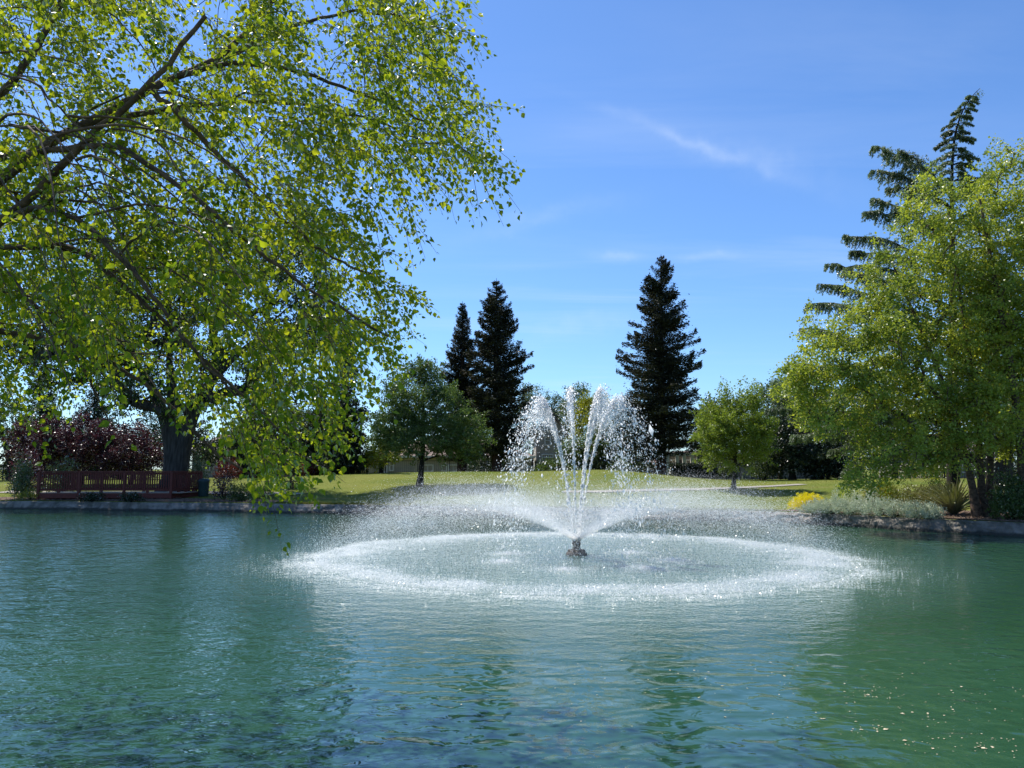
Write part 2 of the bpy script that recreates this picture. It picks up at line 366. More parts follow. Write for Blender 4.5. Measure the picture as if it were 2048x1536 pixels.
# ------------------------------------------------------------------ water
FC = onz(1153, 1110)                      # fountain centre on the water
def watermat():
    m, t, o = mat_base('lake water'); p = N(t, 'ShaderNodeBsdfPrincipled')
    c, _ = noise_col(t, (.018, .062, .030), (.027, .080, .044), .12, 3)
    p.inputs['Roughness'].default_value = .022; p.inputs['IOR'].default_value = 1.5
    p.inputs['Specular IOR Level'].default_value = .5
    ga = N(t, 'ShaderNodeNewGeometry'); da = N(t, 'ShaderNodeVectorMath', operation='DISTANCE'); t.links.new(ga.outputs['Position'], da.inputs[0]); da.inputs[1].default_value = tuple(FC)
    # bubbles driven into the water under the spray make it milky
    am = N(t, 'ShaderNodeMapRange'); t.links.new(da.outputs['Value'], am.inputs[0]); am.inputs[1].default_value = 9.5; am.inputs[2].default_value = 6.0; am.inputs[4].default_value = .8
    cm = N(t, 'ShaderNodeMix', data_type='RGBA'); t.links.new(am.outputs[0], cm.inputs[0]); t.links.new(c, cm.inputs[6]); cm.inputs[7].default_value = (.075, .155, .125, 1)
    t.links.new(cm.outputs[2], p.inputs['Base Color'])
    g = N(t, 'ShaderNodeNewGeometry'); pos = g.outputs['Position']
    def nz(scale, stretch, rot, detail, w):
        mpn = N(t, 'ShaderNodeMapping'); t.links.new(pos, mpn.inputs[0]); mpn.inputs['Scale'].default_value = stretch
        mpn.inputs['Rotation'].default_value = (0, 0, rot)
        n = N(t, 'ShaderNodeTexNoise'); t.links.new(mpn.outputs[0], n.inputs['Vector']); n.inputs['Scale'].default_value = scale
        n.inputs['Detail'].default_value = detail; n.inputs['Roughness'].default_value = .5; n.inputs['Distortion'].default_value = .5
        return wmath('MULTIPLY', n.outputs[0], w, tree=t)
    h = nz(1.0, (.85, 1.3, 1), R(6), 2, .026)
    h = wmath('ADD', h, nz(2.9, (.9, 1.35, 1), R(-9), 1.5, .026), tree=t)
    sx = N(t, 'ShaderNodeSeparateXYZ'); t.links.new(pos, sx.inputs[0])
    wn = N(t, 'ShaderNodeTexNoise'); t.links.new(pos, wn.inputs['Vector']); wn.inputs['Scale'].default_value = .35
    wx = wmath('ADD', sx.outputs[0], wmath('MULTIPLY', wn.outputs[0], 2.0, tree=t), tree=t)
    wr = N(t, 'ShaderNodeMapRange'); t.links.new(wx, wr.inputs[0]); wr.inputs[1].default_value = 0.5; wr.inputs[2].default_value = -1.5; wr.inputs[3].default_value = .35; wr.inputs[4].default_value = 1.42
    h = wmath('ADD', h, wmath('MULTIPLY', nz(8.0, (.9, 1.25, 1), R(14), 2, .0085), wr.outputs[0], tree=t), tree=t)
    # rings spreading from the fountain
    sub = N(t, 'ShaderNodeVectorMath', operation='DISTANCE'); t.links.new(pos, sub.inputs[0]); sub.inputs[1].default_value = tuple(FC)
    nn = N(t, 'ShaderNodeTexNoise'); t.links.new(pos, nn.inputs['Vector']); nn.inputs['Scale'].default_value = .7; nn.inputs['Detail'].default_value = 2
    dd = wmath('ADD', sub.outputs['Value'], wmath('MULTIPLY', nn.outputs[0], 1.3, tree=t), tree=t)
    sn = wmath('SINE', wmath('MULTIPLY', dd, 11.0, tree=t), tree=t)
    h = wmath('ADD', h, wmath('MULTIPLY', sn, .0022, tree=t), tree=t)
    # choppy where the spray lands
    near = N(t, 'ShaderNodeMapRange'); t.links.new(sub.outputs['Value'], near.inputs[0])
    near.inputs[1].default_value = 11.5; near.inputs[2].default_value = 8.6
    h = wmath('ADD', h, wmath('MULTIPLY', nz(14, (1, 1, 1), 0, 2, .020), near.outputs[0], tree=t), tree=t)
    b = N(t, 'ShaderNodeBump'); b.inputs['Distance'].default_value = 1.0; b.inputs['Strength'].default_value = 1
    t.links.new(h, b.inputs['Height']); t.links.new(b.outputs[0], p.inputs['Normal'])
    t.links.new(p.outputs[0], o.inputs[0]); return m
nW = 360; ph = np.linspace(-np.pi, np.pi, nW, endpoint=False); r = shore_r(ph) - .12
Vw = np.concatenate([np.stack([LC[0] + r*np.cos(ph), LC[1] + r*np.sin(ph), np.zeros(nW)], 1), [[LC[0], LC[1], 0]]])
i = np.arange(nW); j = (i+1) % nW
water = mesh_obj('lake_water', Vw, np.stack([i, j, np.full(nW, nW)], 1), watermat()); tag(water, kind='structure')

# ------------------------------------------------------------------ strips lying on the ground (path, planting beds)
def ribbon(name, A, B, mat, dz, nx=8, z0=None):
    A, B = np.asarray(A, float), np.asarray(B, float)
    k = len(A); w = np.linspace(0, 1, nx)[None, :, None]
    P = A[:, None, :2]*(1-w) + B[:, None, :2]*w
    P = P.reshape(-1, 2); z = gz(P[:, 0], P[:, 1]) + dz
    i, j = np.meshgrid(np.arange(k-1), np.arange(nx-1), indexing='ij'); i = i.ravel(); j = j.ravel()
    Qr = np.stack([i*nx+j, i*nx+j+1, (i+1)*nx+j+1, (i+1)*nx+j], 1)
    o = mesh_obj(name, np.column_stack([P, z]), Qr, mat, smooth=True); return tag(o, kind='structure')
def line(pts, n):
    pts = np.asarray(pts, float); d = np.concatenate([[0], np.cumsum(np.linalg.norm(np.diff(pts, axis=0), axis=1))])
    t = np.linspace(0, d[-1], n); P = np.stack([np.interp(t, d, pts[:, k]) for k in range(pts.shape[1])], 1)
    w = max(3, n//12)|1; ker = np.ones(w)/w
    Pp = np.pad(P, ((w//2, w//2), (0, 0)), mode='edge')
    return np.stack([np.convolve(Pp[:, k], ker, 'valid') for k in range(P.shape[1])], 1)
M['path'] = simple('pale concrete path', (.33, .30, .25), (.26, .24, .2), 1.5, .9, .005)
M['mulch'] = simple('wood chip mulch', (.24, .165, .115), (.085, .055, .038), 14, .95, .05)
def path(pts, wid, name='path'):
    P = line(pts, 160); d = nrm(np.gradient(P, axis=0)); n = np.stack([-d[:, 1], d[:, 0]], 1)
    return ribbon(name, P - n*wid/2, P + n*wid/2, M['path'], .035, 4)
path([gpt(*q)[:2] for q in ((0, 984), (90, 986), (200, 986), (330, 986), (420, 986), (520, 987), (600, 990))], 1.3)
path([gpt(*q)[:2] for q in ((1120, 984), (1200, 984), (1300, 981), (1400, 979), (1480, 976), (1560, 972), (1610, 969))], .8)
def bed(name, px0, px1, widths, side=None):
    """planting bed just behind the edging between two azimuths"""
    x0 = onz(px0, 1030)[0:2]; a = []
    P0 = np.array([onz(p, q)[:2] for p, q in far]); 
    fx = [p for p, _ in far]
    pxs = np.linspace(px0, px1, 140)
    pp = np.stack([np.interp(pxs, fx, P0[:, 0], left=None), np.interp(pxs, fx, P0[:, 1])], 1) if px0 >= 0 and px1 <= 2048 else None
    return pp
def bed_phi(name, Pa, Pb, wfun):
    a0 = math.atan2(Pa[1]-LC[1], Pa[0]-LC[0]); a1 = math.atan2(Pb[1]-LC[1], Pb[0]-LC[0])
    ph = np.linspace(a0, a1, 200); r = shore_r(ph); s = np.linspace(0, 1, 200); w = wfun(s)
    A = np.stack([LC[0] + (r+.08)*np.cos(ph), LC[1] + (r+.08)*np.sin(ph)], 1)
    B = np.stack([LC[0] + (r+.10+w)*np.cos(ph), LC[1] + (r+.10+w)*np.sin(ph)], 1)
    return ribbon(name, A, B, M['mulch'], .022, 12)
bed_phi('planting_bed', onz(1535, 1043), (19.5, 22), lambda s: np.interp(s, [0, .05, .12, .3, .6, 1], [.05, .8, 1.7, 3.2, 4.6, 6.0]))
bed_phi('planting_bed', (-44, 40), onz(640, 1026), lambda s: np.interp(s, [0, .4, .6, .8, .92, 1], [3.6, 3.2, 3.0, 2.3, 1.2, .05]) + .3*np.sin(s*30))

# ------------------------------------------------------------------ foliage machinery
RHOMB = (np.array([[0, 0, 0], [.5, -.36, .05], [1, 0, -.04], [.5, .36, .05]]), [[0, 1, 2, 3]], [])
TRI = (np.array([[0, -.18, 0], [1, 0, 0], [0, .18, 0]]), [], [[0, 1, 2]])
LEAF = (np.array([[0, 0, 0], [.18, -.30, .07], [.45, -.40, .10], [.75, -.20, .03], [1.05, 0, -.10], [.75, .20, .03], [.45, .40, .10], [.18, .30, .07], [.3, 0, 0], [.65, 0, -.02]]),
        [[0, 1, 2, 8], [8, 2, 3, 9], [0, 8, 6, 7], [8, 9, 5, 6]], [[9, 3, 4], [9, 4, 5]])
def scatter(tpl, P, D, Nn, size, wid=1.0):
    """copies of a small template at P, long axis D, normal roughly Nn"""
    D = nrm(D); B = nrm(np.cross(Nn, D)); Nn = np.cross(D, B)
    T_, q, t = tpl; k = len(T_); n = len(P); size = np.broadcast_to(size, (n,))
    V = P[:, None] + size[:, None, None]*(T_[None, :, 0:1]*D[:, None] + wid*T_[None, :, 1:2]*B[:, None] + T_[None, :, 2:3]*Nn[:, None])
    off = (np.arange(n)*k)[:, None, None]; out = []
    if q: out.append((off + np.array(q)[None]).reshape(-1, 4))
    if t: out.append((off + np.array(t)[None]).reshape(-1, 3))
    return V.reshape(-1, 3), out
def leaves(name, P, D, Nn, size, mat, parent, tpl=RHOMB, wid=1.0):
    V, Fc = scatter(tpl, P, D, Nn, size, wid); return mesh_obj(name, V, Fc, mat, parent)
def skeleton(roots, rootpar, targets, bend=.12, up=0.0, maxr=.2, r_tip=.008, expo=2.3, order=None):
    """connect targets one after the other to the nearest node already grown; radii by the pipe model"""
    nodes = [np.array(p, float) for p in roots]; par = list(rootpar); seg = len(nodes)
    c0 = nodes[0]
    d = np.linalg.norm(targets - np.array(order if order is not None else roots[len(roots)//2]), axis=1)
    arr = np.zeros((len(roots) + 3*len(targets), 3)); arr[:len(nodes)] = nodes; n = len(nodes)
    tipidx = []; dirs = []
    for ti in np.argsort(d):
        tg = targets[ti]
        df = arr[:n] - tg; dist = np.linalg.norm(df, axis=1) + np.maximum(0, arr[:n, 2] - tg[2] - .0)*up
        k = int(np.argmin(dist)); a = arr[k]; L = np.linalg.norm(tg - a)
        m1 = a + (tg-a)*.35 + rng.normal(size=3)*L*bend*.6 + np.array([0, 0, L*.06]); m2 = a + (tg-a)*.7 + rng.normal(size=3)*L*bend*.5 + np.array([0, 0, L*.06])
        arr[n] = m1; arr[n+1] = m2; arr[n+2] = tg; par += [k, n, n+1]; tipidx.append((ti, n+2)); dirs.append((ti, tg - m2)); n += 3
    arr = arr[:n]; par = np.array(par)
    w = np.zeros(n); 
    for _, t in tipidx: w[t] += 1
    for k in range(n-1, 0, -1):
        if par[k] >= 0 and par[k] < k: w[par[k]] += w[k]
    w = np.maximum(w, .3)
    rad = r_tip*w**(1/expo); rad *= min(1.0, maxr/max(rad.max(), 1e-6)) if rad.max() > maxr else 1.0
    D = np.zeros((len(targets), 3))
    for ti, dv in dirs: D[ti] = dv
    return arr, par, rad, nrm(D)
def skel_mesh(arr, par, rad, sides=5, rmin=0.0):
    ks = np.where((par >= 0) & (rad >= rmin))[0]; a = arr[par[ks]]; b = arr[ks]
    ra = np.minimum(rad[par[ks]], rad[ks]*1.5); rb = rad[ks]
    d = nrm(b - a); b = b + d*(rb[:, None]*.4)
    s = nrm(np.cross(d, np.array([.2, .35, .91]))); u_ = np.cross(d, s); th = np.linspace(0, 2*np.pi, sides, endpoint=False)
    ring = np.cos(th)[None, :, None]*s[:, None] + np.sin(th)[None, :, None]*u_[:, None]
    V = np.concatenate([a[:, None] + ra[:, None, None]*ring, b[:, None] + rb[:, None, None]*ring], 1)
    i = np.arange(sides); j = (i+1) % sides; q = np.stack([i, j, sides+j, sides+i], 1)
    Qs = (np.arange(len(ks))*2*sides)[:, None, None] + q[None]
    return V.reshape(-1, 3), Qs.reshape(-1, 4)
def sample_lobes(lobes, n, shell=2.0):
    lb = np.array(lobes, float); vol = np.prod(lb[:, 3:6], axis=1)**.8; w = vol/vol.sum()
    k = rng.choice(len(lb), n, p=w); u_ = rand_unit(n); r = rng.random(n)**(1/ (3+shell))
    r *= 1 + .10*rng.normal(size=n)
    return lb[k, :3] + u_*lb[k, 3:6]*r[:, None]
def tree(name, base, lobes, mleaf, mbark, label, cat='tree', group=None, trunk_r=.2, n_cl=220, per=60, cr=.45, ls=.12, flat=.75,
         forks=None, shell=2.0, sides=6, tw=.006, lean=(0, 0), droop=.0, tpl=RHOMB, spray=.9, stems=None, up=.35, expo=2.2, spow=1.3):
    base = np.array(base, float); root = empty(name, tuple(base), label, cat, group)
    lb = [(base[0]+l[0], base[1]+l[1], base[2]+l[2], l[3], l[4], l[5]) for l in lobes]
    zs = [l[2] for l in lb]; topz = max(l[2]+l[5] for l in lb)
    cx = np.mean([l[0] for l in lb]); cy = np.mean([l[1] for l in lb])
    Tg = sample_lobes(lb, n_cl, shell)
    minz = min(l[2]-l[5] for l in lb)
    roots = []; rp = []
    stems = stems or [(0, 0, cx-base[0], cy-base[1], topz-base[2]-.15*(topz-minz))]
    mb = MB(); trs = []
    for (sx, sy, ex, ey, eh) in stems:
        n = 9; s = np.linspace(0, 1, n)
        P = np.stack([base[0] + sx + (ex-sx)*s**spow + .05*eh*.3*np.sin(s*5 + sx), base[1] + sy + (ey-sy)*s**spow + .02*eh*np.sin(s*4+1), base[2] - .15 + eh*s], 1)
        rr = trunk_r/len(stems)**.4*(1 - .86*s)**.9 + tw; rr[0] *= 1.45
        mb.tube(P, rr, 9)
        k0 = len(roots)
        for q in range(n): roots.append(P[q]); rp.append(-1 if q == 0 else k0+q-1)
    rootarr = np.array(roots); ok = [q for q in range(len(rootarr)) if rootarr[q, 2] > minz - .35*(topz-minz)*.5]
    # targets only join the trunk above the clear stem
    sel = rootarr[ok] if len(ok) > 1 else rootarr
    arr, par, rad, D = skeleton(sel, [-1]*len(sel), Tg, maxr=trunk_r*.5, r_tip=tw*1.2, up=up, expo=expo, order=base + np.array([0, 0, (minz-base[2])*.8]))
    Vs, Qs = skel_mesh(arr, par, rad, 5); mb.add(Vs, Qs)
    mb.build('trunk', mbark, root, True)
    n = n_cl*per; ci = np.repeat(np.arange(n_cl), per); ccr = cr*rng.uniform(.6, 1.35, n_cl)
    out = nrm(Tg - np.array([cx, cy, (minz+topz)/2])); dd = nrm(D*.6 + out*.7 + rng.normal(size=D.shape)*.35 + np.array([0, 0, -droop]))
    along = rng.uniform(-.55, 1.25, n)*spray; lat = rand_unit(n)*rng.random(n)[:, None]**.6
    lat[:, 2] *= flat
    P = Tg[ci] + dd[ci]*(along*ccr[ci])[:, None] + lat*(ccr[ci]*np.clip(1.05 - .45*np.abs(along), .25, 1))[:, None]
    Dl = nrm(dd[ci]*.5 + rng.normal(size=(n, 3))); Nn = nrm(rng.normal(size=(n, 3)) + np.array([0, 0, .7]))
    leaves('crown', P, Dl, Nn, ls*rng.uniform(.6, 1.3, n), mleaf, root, tpl)
    return root
def shrub(name, base, rx, ry, h, mat, label, cat='shrub', group=None, n=1500, ls=.07, per=14, tpl=RHOMB, upw=.4, lump=.16, wid=1.0, stem=True, cr=.5):
    base = np.array(base, float); root = empty(name, tuple(base), label, cat, group)
    ncl = max(8, n//per); u_ = rand_unit(ncl); u_[:, 2] = np.abs(u_[:, 2])
    rr = rng.random(ncl)**.28*(1 + lump*rng.normal(size=ncl))
    C = base + np.stack([u_[:, 0]*rx*rr, u_[:, 1]*ry*rr, .08*h + u_[:, 2]*h*.9*rr], 1)
    ci = np.repeat(np.arange(ncl), per); m = len(ci)
    dd = nrm(C - base + np.array([0, 0, upw*h]))
    P = C[ci] + dd[ci]*rng.uniform(-.3, .9, m)[:, None]*cr*h*.3 + rng.normal(size=(m, 3))*ls*.9
    P[:, 2] = np.maximum(P[:, 2], base[2] + .01)
    leaves('foliage', P, nrm(dd[ci]*.9 + rng.normal(size=(m, 3))*.7), rand_unit(m), ls*rng.uniform(.6, 1.3, m), mat, root, tpl, wid)
    if stem:
        mb = MB()
        for k in range(min(14, ncl)):
            mb.tube(np.array([base + (0, 0, -.05), base*.5 + C[k]*.5 + (0, 0, .05), C[k]]), [.018, .012, .004], 4)
        mb.build('stem', M['bark_dark'], root)
    return root

# ------------------------------------------------------------------ foreground birch
def birch():
    base = np.array([-5.6, 5.6, .5])
    root = empty('birch_tree', tuple(base), 'large birch with drooping lime green branches reaching in close from the left edge', 'tree')
    # limbs as photo pixel + depth
    L = [([(-330, 800), (-170, 560), (0, 345), (180, 240), (330, 165), (460, 110), (545, 0), (640, -160)], [5.4]*3+[5.6, 5.8, 6, 6.2, 6.4], .062, .016),
         ([(-330, 800), (-210, 640), (-60, 480), (60, 405), (150, 300), (300, 175), (420, 20)], [5.4, 5.2, 5.0, 5.0, 4.9, 4.8, 4.8], .05, .014),
         ([(330, 165), (430, 128), (570, 133), (700, 180), (850, 240), (960, 320)], [5.8, 5.9, 6.1, 6.3, 6.5, 6.6], .026, .006),
         ([(180, 240), (300, 225), (430, 205), (600, 205), (760, 245), (880, 300)], [5.6, 5.9, 6.2, 6.6, 6.9, 7.0], .028, .006),
         ([(460, 110), (560, 60), (700, 20), (850, 40), (930, 90)], [6, 6.2, 6.4, 6.5, 6.6], .022, .006),
         ([(-60, 330), (100, 300), (230, 285), (320, 340), (400, 400), (520, 510), (650, 600), (790, 680)], [5.2, 5.0, 4.8, 4.8, 4.8, 4.9, 5, 5.1], .030, .007),
         ([(-60, 480), (60, 412), (170, 440), (260, 530), (380, 690), (480, 800)], [5.0, 4.9, 4.8, 4.8, 4.9, 5.0], .026, .007),
         ([(-100, 500), (0, 497), (150, 488), (240, 560), (350, 660), (470, 780), (590, 880)], [5.6, 5.5, 5.4, 5.4, 5.4, 5.5, 5.6], .028, .007),
         ([(-150, 640), (0, 665), (120, 680), (220, 720), (330, 800), (420, 900), (520, 960)], [6.0]*7, .03, .008),
         ([(-100, 300), (60, 120), (160, -60), (240, -260)], [5.6, 5.7, 5.8, 6], .038, .010),
         ([(300, 175), (420, 290), (540, 420), (640, 500), (760, 560)], [4.8, 5, 5.2, 5.4, 5.6], .022, .006),
         ([(-60, 560), (60, 600), (140, 680), (190, 780), (215, 850)], [6, 6, 6, 6.1, 6.2], .02, .006),
         ([(-200, 300), (-60, 260), (60, 250), (140, 300), (190, 380), (230, 450)], [4.6, 4.5, 4.4, 4.3, 4.3, 4.3], .010, .003),
         ([(-200, 150), (-40, 130), (80, 170), (160, 260), (300, 330), (400, 380)], [4.8, 4.7, 4.6, 4.6, 4.6, 4.7], .012, .003)]
    mb = MB(); roots = []
    # the stem rises out of frame on the left
    tk = np.array([base + (0, 0, -.2), base + (.1, 0, 1.0), at(-330, 800, 5.4)]); mb.tube(tk, np.array([.19, .14, .11]), 10)
    tk2 = np.array([base + (-.1, .1, -.2), base + (-.3, .3, 1.8), base + (-.2, .5, 4.0), base + (.2, .8, 6.5)]); mb.tube(tk2, np.array([.16, .13, .09, .03]), 9)
    for pts, dep, r0, r1 in L:
        P = np.array([at(p[0], p[1], d) for p, d in zip(pts, dep)]); P = line(P, 26) if len(P) > 3 else line(P, 20)
        P[1:-1] += rng.normal(size=P[1:-1].shape)*.008
        s = np.linspace(0, 1, len(P)); mb.tube(P, r0 + (r1-r0)*s**.8, 7); roots += list(P[3:])
    arrR = np.array(roots); add = []
    for q in range(95):
        st = arrR[rng.integers(len(arrR))]; Lq = rng.uniform(.8, 2.1); n = 12; t = np.linspace(0, 1, n)
        a = rng.uniform(-.75, .55); dh = np.array([math.cos(a)*.9, math.sin(a), 0.0])
        up_ = rng.uniform(-.15, .40); P = st + Lq*(dh*t[:, None] + np.array([0, 0, 1])*(up_*t - rng.uniform(.45, .95)*t**2)[:, None]) + rng.normal(size=(n, 3))*.006
        if P[-1, 0]/P[-1, 1] > -.22 or P[-1, 2] < 2.5 or P[-1, 1] < 3.6: continue
        mb.tube(P, .0075*(1-t)**.8 + .0022, 5); add += list(P[2:])
    roots += add
    # crown outline in the upright plane 5.6 m away, points fill its depth
    ol = np.array([(-420, -420), (700, -420), (830, -200), (880, -40), (948, 55), (925, 110), (880, 165), (965, 215), (955, 270), (990, 345), (880, 360), (800, 330), (815, 440), (745, 480), (735, 520), (850, 590),
                   (800, 620), (770, 650), (800, 715), (690, 690), (705, 770), (640, 790), (690, 870), (600, 890), (570, 940), (520, 940), (450, 850), (340, 800), (330, 760), (210, 740), (160, 720), (130, 800), (-40, 800), (-420, 820)], float)
    def inside(p, poly):
        x, y = p[:, 0], p[:, 1]; c = np.zeros(len(p), bool); k = len(poly)
        for a in range(k):
            x1, y1 = poly[a]; x2, y2 = poly[(a+1) % k]
            cond = ((y1 > y) != (y2 > y)) & (x < (x2-x1)*(y-y1)/(y2-y1+1e-9) + x1); c ^= cond
        return c
    n = 21000; c = np.column_stack([rng.uniform(-420, 1000, n), rng.uniform(-420, 990, n)]); c = c[inside(c, ol)]
    # thinner low down and toward the tips, thicker high on the left
    dens = np.clip(1.0 - (c[:, 0]-350)/1500, .45, 1)*np.where(c[:, 1] > 560, .95, 1)*np.where((c[:, 0] < -60) | (c[:, 1] < -60), .45, 1)
    dens *= np.where((c[:, 1] > 600) & (c[:, 0] < 520), .62, 1)*(.22 + .95*(vnoise(c[:, 0]/75, c[:, 1]/75, 21) > .44))
    c = c[rng.random(len(c)) < dens]; c = c[:3500]
    dep = rng.choice([0, 1, 2, 3, 4], len(c), p=[.04, .26, .30, .22, .18]); dv = np.array([4.2, 5.2, 6.2, 7.5, 9.0])[dep] + rng.uniform(-.5, .5, len(c))
    Tg = np.array([at(a, b, d) for (a, b), d in zip(c, dv)])
    arr, par, rad, D = skeleton(np.array(roots), [-1]*len(roots), Tg, bend=.07, maxr=.02, r_tip=.0022, up=.0, expo=2.0, order=roots[5])
    # hanging twigs
    tw = nrm(D*.9 + np.array([.5, 0, -.55]) + rng.normal(size=D.shape)*.25); ln = rng.uniform(.22, .55, len(Tg))
    s = np.linspace(0, 1, 5)
    TW = Tg[:, None] + tw[:, None]*(s[None, :, None]-.25)*ln[:, None, None] + np.array([0, 0, -1.])*(s[None, :, None]**2)*.28*ln[:, None, None]
    TW[:, 0] = Tg - tw*.0
    TW[:, 0] = TW[:, 1]*2 - TW[:, 2]
    for k in range(len(Tg)): mb.tube(TW[k], np.array([.0028, .0025, .002, .0016, .001]), 3)
    Vs, Qs = skel_mesh(arr, par, rad, 4); mb.add(Vs, Qs)
    mb.build('trunk', M['bark_birch'], root, True)
    per = 26; m = len(Tg)*per; ci = np.repeat(np.arange(len(Tg)), per); s = np.tile(np.linspace(.0, 1.0, per), len(Tg)) + rng.normal(size=m)*.03
    s = np.clip(s, 0, 1)
    P = Tg[ci] + tw[ci]*((s-.25)*ln[ci])[:, None] + np.array([0, 0, -1.])*(s**2*.28*ln[ci])[:, None]
    side = nrm(np.cross(tw[ci], rand_unit(m)))
    P = P + side*rng.uniform(.01, .05, m)[:, None]
    Dl = nrm(side*.8 + tw[ci]*.5 + np.array([0, 0, -.6]) + rng.normal(size=(m, 3))*.35)
    Nn = nrm(rand_unit(m) + np.array([0, 0, .55]))
    leaves('crown', P, Dl, Nn, .039*rng.uniform(.45, 1.35, m), M['leaf_birch'], root, LEAF)
birch()

# ------------------------------------------------------------------ conifers
def redwood(px, base_py, top_py, Y, wpx, label, dense=1.0, lean=0):
    b = gat(px, Y); top = at(px+lean, top_py, Y); H = top[2] - b[2]; k = Y/F; Wd = wpx*k
    root = empty('redwood_tree', tuple(b), label, 'tree', 'tall dark redwoods beyond the lawn')
    mb = MB(); s = np.linspace(0, 1, 14)
    P = np.stack([b[0] + (top[0]-b[0])*s, np.full(14, b[1]), b[2] - .2 + (H+.2)*s], 1); mb.tube(P, .42*(1-s)**.85 + .012, 9)
    PP = []; DD = []; SZ = []
    z = .09*H; Wd *= 1.10
    while z < H*.985:
        f = 1 - z/H; env = Wd*(1 - (1-f)**2.7)*(1 if z > .13*H else .8)
        nb = 3 if f < .5 else 4
        for q in range(nb):
            a = rng.uniform(0, 2*np.pi); Lb = env*rng.uniform(.62, 1.08) * (1 + .16*math.sin(a*2 + z*.9)) + .04
            rise = .35*(1-f)*1.0 - .18*f; n = 6; t = np.linspace(0, 1, n)
            dirh = np.array([math.cos(a), math.sin(a), 0]); st = np.array([b[0] + (top[0]-b[0])*z/H, b[1], b[2]+z])
            BP = st + dirh*(t*Lb)[:, None] + np.array([0, 0, 1])*((rise*t + .22*t**2.2)*Lb)[:, None] + rng.normal(size=(n, 3))*.03*Lb
            mb.tube(BP, .035*(1-t)*f + .008, 4)
            m = int((55 + 135*Lb)*dense); tt_ = rng.uniform(.04, 1.06, m)**.9
            c = np.stack([np.interp(tt_, t, BP[:, e]) for e in range(3)], 1); sidev = np.array([-dirh[1], dirh[0], 0])
            sp = (.10 + .20*Lb)*(1.1-tt_)**.5
            c = c + sidev*(rng.normal(size=m)*sp)[:, None] + np.array([0, 0, 1])*(rng.normal(size=m)*(.03 + .07*min(1, Lb)) - .04)[:, None]
            SZ.append(np.full(m, min(1.0, .42 + Lb*.38))); PP.append(c); DD.append(nrm(dirh*.8 + sidev*rng.normal(size=(m, 1))*.8 + np.array([0, 0, .15]) + rng.normal(size=(m, 3))*.35))
        z += rng.uniform(.10, .20)*(1 + .5*f)*H/17
    P = np.concatenate(PP); D = np.concatenate(DD); m = len(P)
    mb.build('trunk', M['bark_red'], root, True)
    leaves('crown', P, D, nrm(rand_unit(m)+np.array([0, 0, .8])), np.concatenate(SZ)*rng.uniform(.10, .27, m), M['leaf_redwood'], root, RHOMB, .6)
redwood(993, 945, 556, 62, 64, 'tall dark conical redwood, middle of the three, left of the fountain jets', lean=0)
redwood(924, 945, 602, 65, 42, 'slimmer lower dark redwood half hidden behind its taller neighbour and the elm', lean=1)
redwood(1322, 950, 508, 60, 78, 'tallest and broadest dark redwood, standing alone to the right of the fountain')
def conifer_mass(px, top_py, Y, wpx, label, mat='leaf_dark'):
    b = gat(px, Y); H = at(px, top_py, Y)[2] - b[2]; Wd = wpx*Y/F
    n = 7; lobes = [(rng.normal()*.1, rng.normal()*.1, H*(.10 + .82*k/(n-1)), Wd*(1-.82*k/(n-1)), Wd*(1-.82*k/(n-1)), H*.10) for k in range(n)]
    return tree('cypress_tree', b, lobes, M[mat], M['bark_dark'], label, 'tree', 'dark evergreens on the left', trunk_r=.25, n_cl=260, per=90, cr=.55, ls=.17, shell=1.0, droop=.1)

